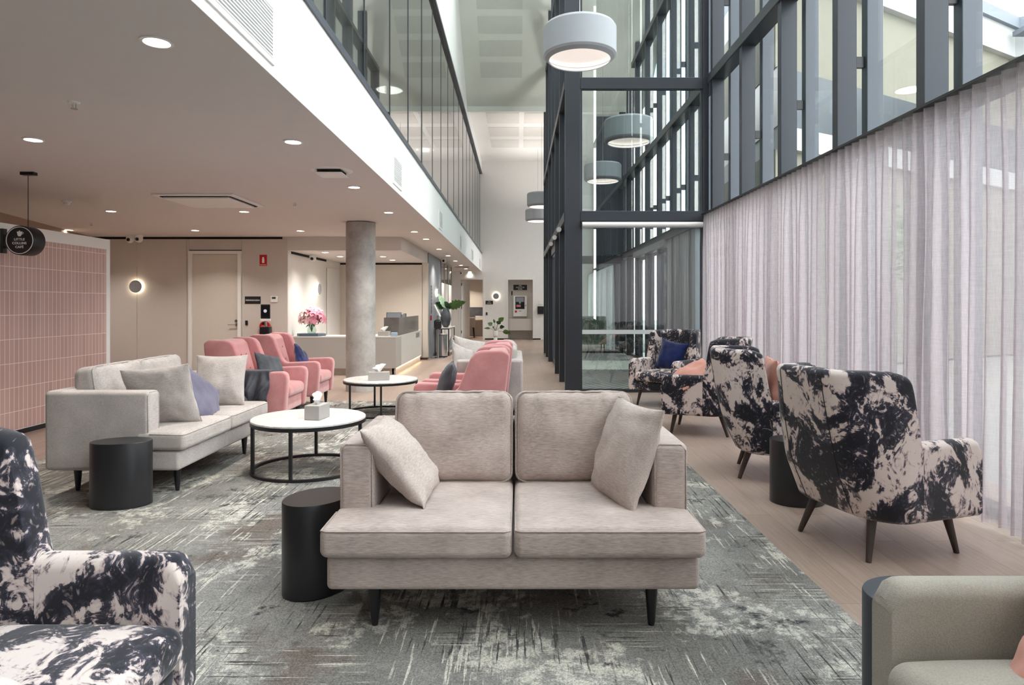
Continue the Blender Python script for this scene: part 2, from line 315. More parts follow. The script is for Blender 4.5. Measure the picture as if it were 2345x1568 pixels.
# ------------------------------------------------------------------ mesh helpers
class MB:
    def __init__(s): s.b = bmesh.new()
    def box(s, x0, x1, y0, y1, z0, z1, bev=0, seg=2):
        b = bmesh.new()
        vs = [b.verts.new((x, y, z)) for x in (x0, x1) for y in (y0, y1) for z in (z0, z1)]
        for q in ((0, 1, 3, 2), (4, 6, 7, 5), (0, 4, 5, 1), (2, 3, 7, 6), (0, 2, 6, 4), (1, 5, 7, 3)): b.faces.new([vs[i] for i in q])
        if bev: bmesh.ops.bevel(b, geom=b.edges[:], offset=bev, segments=seg, profile=.5, affect='EDGES')
        s.merge(b); return s
    def merge(s, b, mx=None):
        if mx is not None: b.transform(mx)
        me = bpy.data.meshes.new('tmp'); b.to_mesh(me); b.free(); s.b.from_mesh(me); bpy.data.meshes.remove(me); return s
    def prism(s, pts, axis, a0, a1, bev=0, seg=3):
        b = bmesh.new()
        def P(p, a):
            return {'x': (a, p[0], p[1]), 'y': (p[0], a, p[1]), 'z': (p[0], p[1], a)}[axis]
        lo = [b.verts.new(P(p, a0)) for p in pts]; hi = [b.verts.new(P(p, a1)) for p in pts]; n = len(pts)
        b.faces.new(lo[::-1]); b.faces.new(hi)
        for i in range(n): b.faces.new((lo[i], lo[(i + 1) % n], hi[(i + 1) % n], hi[i]))
        bmesh.ops.recalc_face_normals(b, faces=b.faces[:])
        if bev: bmesh.ops.bevel(b, geom=b.edges[:], offset=bev, segments=seg, profile=.5, affect='EDGES')
        s.merge(b); return s
    def rbox(s, x0, x1, y0, y1, z0, z1, r=.03, n=8, k=4, fn=None, mx=None):
        c = Vector(((x0 + x1) / 2, (y0 + y1) / 2, (z0 + z1) / 2)); h = Vector(((x1 - x0) / 2, (y1 - y0) / 2, (z1 - z0) / 2))
        r = min(r, *(v * .999 for v in h))
        def axis(a):
            l = [-a + r * (1 - math.cos(i / k * PI / 2)) if False else -a + r * i / k for i in range(k)]
            m_ = max(1, n); l += [-a + r + (2 * a - 2 * r) * i / m_ for i in range(m_)] + [a - r + r * i / k for i in range(k + 1)]
            return l
        b = bmesh.new(); vd = {}
        def V(p):
            key = tuple(round(q, 6) for q in p)
            if key not in vd:
                v = Vector(p); inn = Vector([max(-h[i] + r, min(h[i] - r, v[i])) for i in range(3)]); d = v - inn
                if d.length > 1e-9:
                    # spherify the cube corner
                    dd = d / r; x, y, z = dd
                    q = Vector((x * math.sqrt(max(0, 1 - y * y / 2 - z * z / 2 + y * y * z * z / 3)), y * math.sqrt(max(0, 1 - x * x / 2 - z * z / 2 + x * x * z * z / 3)), z * math.sqrt(max(0, 1 - x * x / 2 - y * y / 2 + x * x * y * y / 3))))
                    v = inn + q * r
                if fn: v = fn(v, h)
                vd[key] = b.verts.new(v + c)
            return vd[key]
        A = [axis(h[i]) for i in range(3)]
        for ax in range(3):
            u, w = [i for i in range(3) if i != ax]
            for sg in (-1, 1):
                for i in range(len(A[u]) - 1):
                    for j in range(len(A[w]) - 1):
                        ps = []
                        for (ii, jj) in ((i, j), (i + 1, j), (i + 1, j + 1), (i, j + 1)):
                            p = [0, 0, 0]; p[ax] = sg * h[ax]; p[u] = A[u][ii]; p[w] = A[w][jj]; ps.append(V(p))
                        try: b.faces.new(ps)
                        except ValueError: pass
        bmesh.ops.recalc_face_normals(b, faces=b.faces[:])
        s.merge(b, mx); return s
    def lathe(s, prof, cx=0, cy=0, n=32, sx=1, sy=1, rot=0, axis='z', cz=0, cap=True):
        b = bmesh.new(); rings = []
        for r, z in prof:
            ring = []
            for i in range(n):
                a = 2 * PI * i / n; x = r * math.cos(a) * sx; y = r * math.sin(a) * sy
                x, y = x * math.cos(rot) - y * math.sin(rot), x * math.sin(rot) + y * math.cos(rot)
                p = (cx + x, cy + y, cz + z)
                if axis == 'y': p = (cx + x, cy + z, cz + y)
                if axis == 'x': p = (cx + z, cy + x, cz + y)
                ring.append(b.verts.new(p))
            rings.append(ring)
        for a, c in zip(rings, rings[1:]):
            for i in range(n): b.faces.new((a[i], a[(i + 1) % n], c[(i + 1) % n], c[i]))
        if cap:
            if prof[0][0] > 1e-6: b.faces.new(rings[0][::-1])
            if prof[-1][0] > 1e-6: b.faces.new(rings[-1])
        bmesh.ops.remove_doubles(b, verts=b.verts[:], dist=1e-6)
        bmesh.ops.recalc_face_normals(b, faces=b.faces[:])
        s.merge(b); return s
    def tube(s, pts, r, n=8, closed=False, r2=None):
        pts = [Vector(p) for p in pts]; b = bmesh.new(); rings = []; m = len(pts)
        up = Vector((0, 0, 1)); prev = None
        for i, p in enumerate(pts):
            if closed: t = pts[(i + 1) % m] - pts[i - 1]
            else: t = pts[min(i + 1, m - 1)] - pts[max(i - 1, 0)]
            t.normalize()
            if prev is None: a = t.cross(up if abs(t.z) < .9 else Vector((1, 0, 0)))
            else: a = prev - t * prev.dot(t)
            a.normalize(); prev = a; c = t.cross(a)
            rr = r if r2 is None else r + (r2 - r) * i / (m - 1)
            rings.append([b.verts.new(p + (a * math.cos(2 * PI * k / n) + c * math.sin(2 * PI * k / n)) * rr) for k in range(n)])
        rr_ = list(zip(rings, rings[1:])) + ([(rings[-1], rings[0])] if closed else [])
        for x, y in rr_:
            for k in range(n): b.faces.new((x[k], x[(k + 1) % n], y[(k + 1) % n], y[k]))
        if not closed: b.faces.new(rings[0][::-1]); b.faces.new(rings[-1])
        bmesh.ops.recalc_face_normals(b, faces=b.faces[:])
        s.merge(b); return s
    def grid(s, fn, nu, nv, cu=False, cv=False, thick=0):
        b = bmesh.new(); g = [[b.verts.new(fn(i / (nu if cu else nu - 1), j / (nv if cv else nv - 1))) for j in range(nv)] for i in range(nu)]
        for i in range(nu if cu else nu - 1):
            for j in range(nv if cv else nv - 1):
                b.faces.new((g[i][j], g[(i + 1) % nu][j], g[(i + 1) % nu][(j + 1) % nv], g[i][(j + 1) % nv]))
        s.merge(b); return s
    def build(s, name, m, parent=None, smooth=False, loc=None, sharp=None):
        me = bpy.data.meshes.new(name); s.b.to_mesh(me); s.b.free(); me.materials.append(m)
        if smooth:
            me.shade_smooth()
            if sharp: me.set_sharp_from_angle(angle=R(sharp))
        o = bpy.data.objects.new(name, me); COL.objects.link(o)
        if parent: o.parent = parent
        if loc: o.location = loc
        return o
def tag(o, label, cat, group=None, kind=None):
    o['label'] = label; o['category'] = cat
    if group: o['group'] = group
    if kind: o['kind'] = kind
    return o
def thing(name, label, cat, loc=(0, 0, 0), rz=0, group=None):
    o = bpy.data.objects.new(name, None); COL.objects.link(o); o.empty_display_size = .1
    o.location = loc; o.rotation_euler = (0, 0, R(rz)); return tag(o, label, cat, group)
def struct(o, label=None):
    o['kind'] = 'structure'
    if label: o['label'] = label
    return o
def sroot(name, label=None, loc=(0, 0, 0)):
    o = bpy.data.objects.new(name, None); COL.objects.link(o); o.location = loc; return struct(o, label)
def dup(root, loc, rz, label, group=None):
    r = root.copy(); COL.objects.link(r); r.location = loc; r.rotation_euler = (0, 0, R(rz)); r['label'] = label
    if group: r['group'] = group
    for ch in list(root.children):
        c = ch.copy(); COL.objects.link(c); c.parent = r
        for g in list(ch.children):
            d = g.copy(); COL.objects.link(d); d.parent = c
    return r
def px(x, y, Y): return Vector(((x - CX) * Y / F, Y, EYE - (y - CY) * Y / F))
def onz(x, y, z):
    Y = (EYE - z) * F / (y - CY); return Vector(((x - CX) * Y / F, Y, z))
def text(body, size, m, parent, loc, rot=(90, 0, 0), align='CENTER', name='lettering', space=1.0, ext=.0015):
    c = bpy.data.curves.new(name, 'FONT'); c.body = body; c.size = size; c.align_x = align; c.align_y = 'CENTER'; c.extrude = ext; c.space_character = space
    c.offset = size * .012
    tmp = bpy.data.objects.new(name, c); COL.objects.link(tmp); bpy.context.view_layer.update()
    me = bpy.data.meshes.new_from_object(tmp.evaluated_get(bpy.context.evaluated_depsgraph_get())); bpy.data.objects.remove(tmp); bpy.data.curves.remove(c)
    me.materials.clear(); me.materials.append(m)
    o = bpy.data.objects.new(name, me); COL.objects.link(o); o.parent = parent; o.location = loc; o.rotation_euler = tuple(R(a) for a in rot)
    return o
def area(parent, loc, size, energy, col=(1, .85, .68), rot=(0, 0, 0), spread=120, name='lamp_light'):
    l = bpy.data.lights.new(name, 'AREA'); l.shape = 'DISK'; l.size = size; l.energy = energy; l.color = col; l.spread = R(spread)
    o = bpy.data.objects.new(name, l); COL.objects.link(o); o.parent = parent; o.location = loc; o.rotation_euler = rot; return o

# ------------------------------------------------------------------ large structure
HC = 2.65; XF = -1.392; YW = 25.5
struct(MB().box(-9.2, 3.6, -5.2, 29.5, -.15, 0).build('floor', M['wood']), 'pale oak plank floor running the length of the hall')
# low ceiling over the lounge
struct(MB().box(-9.2, XF - .001, -5.2, YW, HC, HC + .2).build('ceiling', M['ceil']), 'low flat ceiling over the lounge')
# fascia band
fa = struct(MB().box(XF - .12, XF, -5.2, YW, HC + .002, 3.33).build('trim_1', M['white']), 'white fascia band under the gallery glazing')
# reception dropped ceiling
struct(MB().box(-4.39, -2.22, 12.5, 16.2, 2.39, HC).build('ceiling', M['ceil']), 'dropped ceiling over the reception desk')
# admin wall with panels and door
aw = sroot('wall_back', 'greige panelled wall with the administration door')
MB().box(-8.2, -4.50, 12.53, 12.7, 0, HC).build('backing', M['gap'], aw)
xs = [-8.2, -7.26, -6.31, px(433, 0, 12.5).x]
for a, b in zip(xs, xs[1:]): MB().box(a + .003, b - .003, 12.5, 12.54, .06, HC - .045).build('panel', M['greige'], aw)
dx0, dx1 = px(433, 0, 12.5).x, px(553, 0, 12.5).x
MB().box(dx0 + .003, dx1 - .003, 12.5, 12.54, 2.40, HC - .045).build('panel', M['greige'], aw)
MB().box(dx1 + .003, -4.39, 12.5, 12.54, .06, HC - .045).build('panel', M['greige'], aw)
d1 = sroot('door_1', 'closed cream administration door with lever handle')
MB().box(dx0, dx0 + .06, 12.46, 12.54, 0, 2.38).box(dx1 - .06, dx1, 12.46, 12.54, 0, 2.38).box(dx0 + .06, dx1 - .06, 12.46, 12.54, 2.32, 2.38).build('door_frame', M['white'], d1)
MB().box(dx0 + .065, dx1 - .065, 12.505, 12.535, .01, 2.315).build('door_leaf', M['beige'], d1)
hz = px(0, 743, 12.5).z
MB().lathe([(.025, -.012), (.025, 0)], dx1 - .10, 12.505, 16, axis='y', cz=hz).tube([(dx1 - .10, 12.5, hz), (dx1 - .10, 12.45, hz), (dx1 - .24, 12.45, hz)], .009).build('door_handle', M['steel'], d1, True, sharp=40)
MB().lathe([(.025, -.012), (.025, 0)], dx1 - .10, 12.505, 16, axis='y', cz=hz + .07).build('keyhole', M['steel'], d1, True, sharp=40)
# reception alcove
struct(MB().box(-4.5, -4.39, 12.541, 16.2, 0, HC).build('wall_left', M['white']), 'white side wall of the reception alcove')
struct(MB().box(-4.385, -4.375, 12.7, 15.0, 2.34, 2.385).build('trim_2', M['gap']), 'black shadow gap over the alcove side wall')
rb = sroot('wall_reception', 'beige panelled wall behind the reception desk')
MB().box(-4.39, -2.35, 16.2, 16.35, .05, 2.345).build('panel', M['beige'], rb)
MB().box(-4.39, -2.35, 16.22, 16.35, 2.345, 2.39).build('shadow_gap', M['gap'], rb)
struct(MB().box(-4.377, -4.36, 15.05, 15.9, 0, 2.2).build('trim_3', M['white']), 'white flush door in the alcove side wall')
MB().box(-2.36, -2.22, 16.2, 16.35, .05, 2.39).build('end_panel', M['beige'], rb)
MB().box(-2.6, -2.215, 16.15, 16.2, 0, .05).build('skirting', M['leg'], rb)
struct(MB().box(-2.35, -2.22, 16.35, 18.9, 0, HC).build('wall_left', M['greywall']), 'grey painted wall beside the console table')
# wall behind screen and hallway side
struct(MB().box(-4.6, -4.5, 16.3, YW, 0, HC).build('wall_left', M['white']))
# left room wall
lw = MB(); lw.prism([(-7.0, -5.2), (-7.1, 8.6), (-8.15, 12.6), (-8.3, 12.6), (-7.3, 8.6), (-7.2, -5.2)], 'z', 0, HC)
struct(lw.build('wall_left', M['brownwall']), 'brown painted wall beyond the pink tiled screen')
# far wall with doorway and niche
DW0, DW1, NI0, NI1, DH = px(1055.5, 0, YW).x, px(1105.5, 0, YW).x, px(1163.5, 0, YW).x, px(1220, 0, YW).x, 2.33
w = MB().box(-4.6, DW0, YW, YW + .15, 0, HC + .1).box(DW0, DW1, YW, YW + .15, DH, HC + .1).box(DW1, NI0, YW, YW + .15, 0, HC + .1)
w.box(NI0, NI1, YW, YW + .15, DH, HC + .1).box(NI1, 3.6, YW, YW + .15, 0, HC + .1).box(-4.6, 3.6, YW, YW + .15, HC + .1, 7.2)
struct(w.build('wall_far', M['white']), 'tall white end wall of the hall')
MB_ = MB().box(-2.6, DW0 - .08, YW - .012, YW, 0, .05).box(DW1 + .08, NI0, YW - .012, YW, 0, .05).box(NI1, .9, YW - .012, YW, 0, .05)
struct(MB_.build('baseboard_far', M['gap']), 'thin black skirting on the end wall')
nb = sroot('trim_4', 'recessed greige niche in the end wall')
MB().box(NI0, NI1, YW + .45, YW + .5, 0, DH).build('back_panel', M['greige'], nb)
MB().box(NI0 - .03, NI0, YW, YW + .5, 0, DH).box(NI1, NI1 + .03, YW, YW + .5, 0, DH).box(NI0, NI1, YW, YW + .5, DH, DH + .03).build('niche_side', M['white'], nb)
MB().box(NI0 - .06, NI0 + .0, YW - .012, YW, 0, DH + .06).box(NI1, NI1 + .06, YW - .012, YW, 0, DH + .06).box(NI0, NI1, YW - .012, YW, DH, DH + .06).build('niche_trim', M['white'], nb)
d2 = sroot('door_2', 'open white office door at the end of the hall')
MB().box(DW0 - .07, DW0, YW - .02, YW + .16, 0, DH + .06).box(DW1, DW1 + .07, YW - .02, YW + .16, 0, DH + .06).box(DW0, DW1, YW - .02, YW + .16, DH, DH + .06).build('door_frame', M['white'], d2)
MB().prism([(DW0 + .01, YW + .05), (DW0 + .28, YW + .92), (DW0 + .24, YW + .93), (DW0 - .03 + .01, YW + .07)], 'z', .01, DH - .02).build('door_leaf', M['white'], d2)
for z in (.25, 1.2, 2.1): MB().box(DW0 + .005, DW0 + .03, YW + .03, YW + .06, z, z + .1).build('hinge', M['black'], d2)
# office beyond
struct(MB().box(-3.6, .4, 28.6, 28.7, 0, 2.6).build('wall_office', M['greige']), 'office back wall')
struct(MB().box(-3.65, -3.55, YW + .15, 28.6, 0, 2.6).box(-.5, -.4, YW + .5, 28.6, 0, 2.6).build('wall_office', M['greige']))
struct(MB().box(-3.6, .4, YW + .1, 28.7, 2.6, 2.7).build('ceiling', M['ceil']))
# upper wall over gallery
struct(MB().box(XF - .15, XF, -5.2, YW, 6.5, 13.4).build('wall_left', M['white']), 'white upper wall over the gallery glazing')
# atrium ceilings
YR, ZR, SL = 18.2, 6.85, .6
YT = 8.0; ZT = ZR + SL * (YR - YT)
YS = 14.4; ZS = ZR + SL * (YR - YS)
ac = MB().prism([(YR, ZR), (YS, ZS), (YS, ZS + .2), (YR, ZR + .2)], 'x', XF - .1, 3.6)
for a_, b_ in ((XF - .1, -1.0), (2.8, 3.6)): ac.prism([(YS, ZS), (YT, ZT), (YT, ZT + .2), (YS, ZS + .2)], 'x', a_, b_)
ac.box(XF - .1, 3.6, 7.7, YT, ZT, ZT + .2).box(XF - .1, -1, 7.2, 7.7, ZT, ZT + .2).box(2.8, 3.6, 7.2, 7.7, ZT, ZT + .2).box(XF - .1, 3.6, -5.2, -1.5, ZT, ZT + .2).box(XF - .1, -1.0, -1.5, 7.2, ZT, ZT + .2).box(2.8, 3.6, -1.5, 7.2, ZT, ZT + .2)
struct(ac.build('ceiling', M['atrium']), 'raked sage grey atrium ceiling')
struct(MB().box(XF - .1, 3.6, YR + .05, YW + .1, 6.95, 7.1).build('ceiling', M['white']), 'flat pale ceiling at the end of the hall')
struct(MB().box(XF, 3.2, YR - .02, YR + .05, 6.72, 7.0).build('trim_5', M['atrium']), 'edge strip where the raked ceiling ends')
sk = sroot('added_skylight', 'unseen skylight added to the high atrium ceiling for more daylight')  # out of view, added to let more daylight into the hall
for y in (-1.5, 1.4, 4.3, 7.15): MB().box(-1.0, 2.8, y, y + .06, ZT, ZT + .12).build('mullion', M['frame'], sk)
MB().box(-1.0, 2.8, -1.5, 7.7, ZT + .12, ZT + .13).build('pane', M['glass'], sk)
for y in (8.1, 10.0, 11.95, 13.4): z = ZR + SL * (YR - y); MB().box(-1.0, 2.8, y - .04, y + .04, z - .02, z + .14).build('mullion', M['frame'], sk)
MB().prism([(YS, ZS + .13), (YT, ZT + .13), (YT, ZT + .14), (YS, ZS + .14)], 'x', -1.0, 2.8).build('pane', M['glass'], sk)
for k in range(7):
    yc = 17.13 - .575 * k; t = .21
    p0 = (yc + t, ZR + SL * (YR - yc - t) - .004); p1 = (yc - t, ZR + SL * (YR - yc + t) - .004)
    o = MB().prism([p0, p1, (p1[0], p1[1] + .01), (p0[0], p0[1] + .01)], 'x', -.97, .12).build('perforated_panel', M['perf']); struct(o)
for k in range(3):
    for (a, b) in ((-.92, .05), (.2, 1.15)):
        struct(MB().box(a, b, 19.1 + 1.55 * k, 20.2 + 1.55 * k, 6.94, 6.96).build('perforated_panel', M['perfw']))
# floor finishes
cp = tag(MB().box(-4.15, 1.435, -3, 9.15, 0, .009).build('carpet', M['carpet']), 'grey distressed-pattern carpet under the sofas and coffee tables', 'carpet')
lob = tag(MB().box(1.0, 2.9, 10.25, 13.6, 0, .012).build('entry_mat', M['stripes']), 'diagonal striped entry mat just behind the lobby glass', 'mat', 'lobby entry mats')
tag(MB().box(1.0, 2.9, 15.8, 18.2, 0, .012).build('entry_mat', M['stripes']), 'diagonal striped entry mat at the far end of the lobby', 'mat', 'lobby entry mats')
tag(MB().box(1.0, 2.9, 13.6, 15.8, 0, .011).build('threshold_mat', M['stonemat']), 'pale speckled mat band between the two striped mats', 'mat')

# ---- gallery glazing (upper left)
g3 = sroot('window_3', 'long gallery glazing above the white fascia')
MB().box(XF - .10, XF + .02, -5.2, YW, 3.33, 3.385).build('sill_rail', M['fin'], g3)
MB().box(XF - .10, XF + .02, -5.2, YW, 6.44, 6.5).build('head_rail', M['fin'], g3)
MB().box(XF - .045, XF - .035, -5.2, YW, 3.385, 6.44).build('pane', M['glassg'], g3)
k = 0; y = -4.9
while y < YW - .3:
    th = .035 if abs(y - 9.75) < .3 or abs(y - 17.1) < .3 else .012
    MB().box(XF - .05, XF - .03, y - th, y + th, 3.385, 6.44).build('mullion', M['frame'], g3); y += 1.222; k += 1
struct(MB().box(-4.6, -4.5, -5.2, YW, 2.85, 6.5).build('wall_gallery', M['white']))
struct(MB().box(-4.6, XF - .1, -5.2, YW, 6.5, 6.6).build('ceiling', M['ceil']))
tag(MB().grid(lambda u, v: (XF - .38 + .05 * math.sin(u * 130) + .02 * math.sin(u * 57), 3.0 + u * 4.6, 3.0 + v * 3.4), 260, 3).build('curtain', M['sheerw'], smooth=True), 'white sheer curtain hanging behind the gallery glass', 'curtain')

for k in range(4):  # unseen fixtures added to brighten the gallery behind the glass
    y = 3.5 + 6 * k; lt = thing('added_gallery_light', ('added gallery fill light nearest the viewer behind the upper glass', 'added gallery fill light behind the upper glass over the second fascia grille', 'added gallery fill light behind the upper glass past the column', 'added gallery fill light behind the upper glass nearest the end wall')[k], 'ceiling light', (-3.0, y, 6.5), 0, 'added gallery fill lights')
    MB().box(-.06, .06, -.75, .75, -.05, 0).build('housing', M['white'], lt); MB().box(-.05, .05, -.73, .73, -.055, -.05).build('diffuser', M['lampin'], lt)
    area(lt, (0, 0, -.07), .6, 70, (1, .97, .93), spread=170)
# ---- right facade
wr = sroot('wall_right', 'tall dark glazed facade with vertical fins')
YM = [4.75 + 1.29 * k for k in range(-7, 17)]
ztop = lambda y: ZT if y < YT else (ZR + SL * (YR - y) if y < YR else 6.95)
for y in YM:
    zt = min(ztop(y + .05), ztop(y - .05)) - .01
    z0 = 0
    MB().box(2.95, 3.13, y, y + .10, z0, zt, .004, 1).build('mullion', M['frame'], wr)
    MB().box(3.22, 3.37, y - .01, y + .09, 0, zt + .3, .004, 1).build('fin', M['fin'], wr)
    MB().box(3.13, 3.22, y + .03, y + .07, 3.55, 3.65).box(3.13, 3.22, y + .03, y + .07, 5.9, 6.0).build('bracket', M['black'], wr)
for (z0, z1) in ((4.76, 4.90), (7.45, 7.58)):
    yl = YW if z1 < 6.9 else YR - (z1 - ZR) / SL - .1
    MB().box(2.93, 3.15, -5.2, yl, z0, z1, .006, 1).build('transom', M['frame'], wr)
MB().box(2.95, 3.15, -5.2, 10.1, 2.70, 2.745).build('transom', M['frame'], wr)
MB().box(2.93, 3.15, 10.1, YW, 2.64, 2.80).build('transom', M['frame'], wr)
MB().box(3.02, 3.15, -5.2, YW, 0, .06).build('sill', M['frame'], wr)
for z0, z1 in ((.06, 2.68), (2.8, 4.76), (4.9, 7.45)):
    ya, yb = -5.2, (YW if z1 < 7 else YR - (z1 - ZR) / SL - .1)
    if z0 < 1:
        MB().box(3.14, 3.15, ya, 13.0, z0, z1).build('pane', M['glass'], wr); MB().box(3.14, 3.15, 16.4, YW, z0, z1).build('pane', M['glass'], wr)
    else: MB().box(3.14, 3.15, ya, yb, z0, z1).build('pane', M['glass'], wr)
MB().prism([(-5.2, 7.58), (-5.2, ZT), (YT, ZT), (YR - (7.58 - ZR) / SL, 7.58)], 'x', 3.14, 3.15).build('pane', M['glass'], wr)
for y0, y1 in ((10.5, 10.62), (10.95, 12.0), (12.05, 13.0)): MB().box(2.97, 3.12, y0, y1, 0, 2.64).build('infill_panel', M['silver'], wr)

# automatic sliding door in the facade
d3 = sroot('door_3', 'glazed automatic entrance door in the facade')
MB().box(2.9, 3.12, 13.0, 16.4, 2.52, 2.66).build('door_header', M['silver'], d3)
for (a, b) in ((13.15, 14.65), (14.7, 16.25)):
    f = MB().box(3.0, 3.05, a, a + .07, 0, 2.5).box(3.0, 3.05, b - .07, b, 0, 2.5).box(3.0, 3.05, a + .07, b - .07, 2.43, 2.5).box(3.0, 3.05, a + .07, b - .07, 0, .09).build('door_leaf', M['fin'], d3)
    MB().box(3.02, 3.03, a + .07, b - .07, .09, 2.43).build('pane', M['glass'], f)
# frosted balustrade outside the door
bal = thing('balustrade', 'pale frosted balustrade panels outside the entrance door', 'balustrade', (3.9, 0, 0))
for a in (12.6, 13.9, 15.2): MB().box(0, .02, a, a + 1.22, .85, 1.5).build('panel', M['frost'], bal); MB().tube([(.01, a - .02, 0), (.01, a - .02, 1.55)], .02).build('post', M['fin'], bal)

# ---- lobby glass screen facing the lounge
XL0, XL1, YG = .735, 2.95, 10.1
w1 = sroot('window_1', 'full height glass screen of the entrance lobby')
MB().box(XL0, .97, YG, YG + .09, 0, 11.5, .006, 1).build('post', M['frame'], w1)
MB().box(2.86, 2.95, YG, YG + .09, 0, 11.5).build('post', M['frame'], w1)
for a, b in ((4.68, 4.86), (2.64, 2.80), (7.4, 7.56), (10.1, 10.25)): MB().box(.97, 2.86, YG, YG + .10, a, b, .006, 1).build('transom', M['frame'], w1)
for a, b in ((.05, 2.64), (2.8, 4.68), (4.86, 7.4), (7.56, 10.1)):
    MB().box(.97, 1.0, YG + .02, YG + .06, a, b).box(2.83, 2.86, YG + .02, YG + .06, a, b).build('glazing_bead', M['frame'], w1)
    MB().box(1.0, 2.83, YG + .04, YG + .05, a, b).build('pane', M['glassv'], w1)
MB().box(.97, 2.86, YG, YG + .09, 0, .05).build('sill', M['frame'], w1)
MB().box(1.0, 2.83, YG + .034, YG + .038, .90, .965).build('safety_band', M['frost'], w1)
bl = thing('roller_blind', 'rolled up white blind at the head of the lobby glass', 'blind', (0, 0, 0))
MB().lathe([(.038, 0), (.038, 1.86)], .985, YG - .045, 20, axis='x', cz=2.585).build('blind_roll', M['white'], bl, True, sharp=40)
MB().box(.975, .99, YG - .09, YG, 2.54, 2.64).build('bracket', M['black'], bl)
MB().box(.99, 2.84, YG - .05, YG - .035, 2.535, 2.548).build('bottom_bar', M['silver'], bl)

# ---- lobby side wall along the hall
w2 = sroot('window_2', 'dark framed glass wall between hall and entrance lobby')
yp = [11.47, 12.84, 15.58, 16.95, 18.3]
for y in yp: 
    MB().box(XL0, .95, y, y + .09, 0, ztop(y + .09) - .02, .005, 1).build('post', M['frame'], w2)
yy = 14.21
MB().box(XL0, .95, yy, yy + .09, 2.8, ztop(yy + .09) - .02).build('post', M['frame'], w2)
for a, b in ((2.66, 2.80), (4.70, 4.84)): MB().box(XL0 - .01, .95, YG + .09, 18.3, a, b, .005, 1).build('transom', M['frame'], w2)
MB().box(XL0 - .01, .95, YG + .09, 17.0, 7.4, 7.5).build('transom', M['frame'], w2)
for (a, b, z0, z1) in ((YG + .09, 12.84, .05, 2.66), (15.6, 18.3, .05, 2.66), (YG + .09, 18.3, 2.8, 4.7), (YG + .09, 17.2, 4.84, 7.4)):
    MB().box(.84, .85, a, b, z0, z1).build('pane', M['glassv'], w2)
for y in (10.9, 12.2, 13.5): 
    MB().lathe([(.04, 0), (.04, .12)], .70, y + .1, 12, axis='y', cz=2.62).build('blind_end', M['white'], w2, True, sharp=40)
MB().box(.80, .9, 12.95, 15.5, 2.5, 2.66).build('door_header', M['fin'], w2)
for a, b in ((12.95, 14.2), (14.25, 15.5)):
    MB().box(.83, .87, a, a + .06, 0, 2.5).box(.83, .87, b - .06, b, 0, 2.5).box(.83, .87, a, b, 2.44, 2.5).box(.83, .87, a, b, 0, .08).build('door_leaf', M['fin'], w2)
# lobby rear screen
w4 = sroot('window_4', 'rear glass screen of the entrance lobby')
MB().box(.95, 1.0, 18.3, 18.4, 0, 6.7).box(2.88, 2.95, 18.3, 18.4, 0, 6.7).build('post', M['frame'], w4)
MB().box(.95, 2.95, 18.3, 18.4, 2.5, 2.72).build('transom', M['frame'], w4)
MB().box(.95, 2.95, 18.3, 18.4, 0, .06).build('sill', M['frame'], w4)
MB().box(1.0, 2.88, 18.34, 18.35, .06, 2.5).build('pane', M['glassv'], w4)
MB().box(1.0, 2.88, 18.34, 18.35, 2.72, 6.7).build('pane', M['glassv'], w4)
MB().box(2.2, 2.95, 18.25, 18.3, 2.75, 6.6).build('infill_panel', M['fin'], w4)

# ---- wall behind the camera (unseen, kept solid to cut light from behind)
struct(MB().box(-7.2, 2.95, -5.2, -5.08, 0, 2.7).box(-1.5, 2.95, -5.2, -5.08, 2.7, 13).build('wall_front', M['greige']), 'greige wall behind the viewer')

# ---- curtains
def curtain(name, x, y0, y1, z0, z1, pleat, amp, m, label, seed=0):
    n = int((y1 - y0) / pleat); S = n * 10; rows = 16
    def fn(u, v):
        y = y0 + u * (y1 - y0); z = z1 + (z0 - z1) * v
        ph = u * n * 2 * PI
        w_ = mnoise.noise(Vector((y * 1.7, seed, v * .8))) * 3.6 * v + mnoise.noise(Vector((y * .6, seed + 9, 0))) * 3.0 * min(1, v * 3)
        a = amp * (.75 + .6 * v * (mnoise.noise(Vector((y * 2.3, seed + 4, v))) + .4))
        tight = min(1, v * 14)
        dx = a * math.sin(ph * (1) + w_) * (0.8 + .2 * tight)
        dy = .35 * a * math.sin(2 * (ph + w_)) + .02 * v * mnoise.noise(Vector((y * 5, seed + 2, v)))
        big = (.02 + .03 * v) * min(1, v * 5) * math.sin(y * 17 + seed + 5 * mnoise.noise(Vector((y * 1.1, seed, 0)))) * (.5 + .9 * abs(mnoise.noise(Vector((y * .8, seed + 3, 0)))))
        return (x + dx + big, y + dy, z)
    o = MB().grid(fn, S + 1, rows).build(name, m, smooth=True)
    return tag(o, label, 'curtain')
curtain('curtain', 2.86, -2.5, 9.98, .035, 2.72, .122, .052, M['sheer'], 'long mauve sheer curtain hanging in front of the facade')
curtain('curtain', 2.75, 18.9, 25.2, .03, 2.5, .2, .05, M['sheerw'], 'white sheer curtain beyond the rear lobby screen', 5)
tr = tag(MB().box(2.81, 2.95, -2.6, 10.02, 2.722, 2.74).build('curtain_track', M['black']), 'black curtain track along the top of the mauve curtain', 'curtain track')

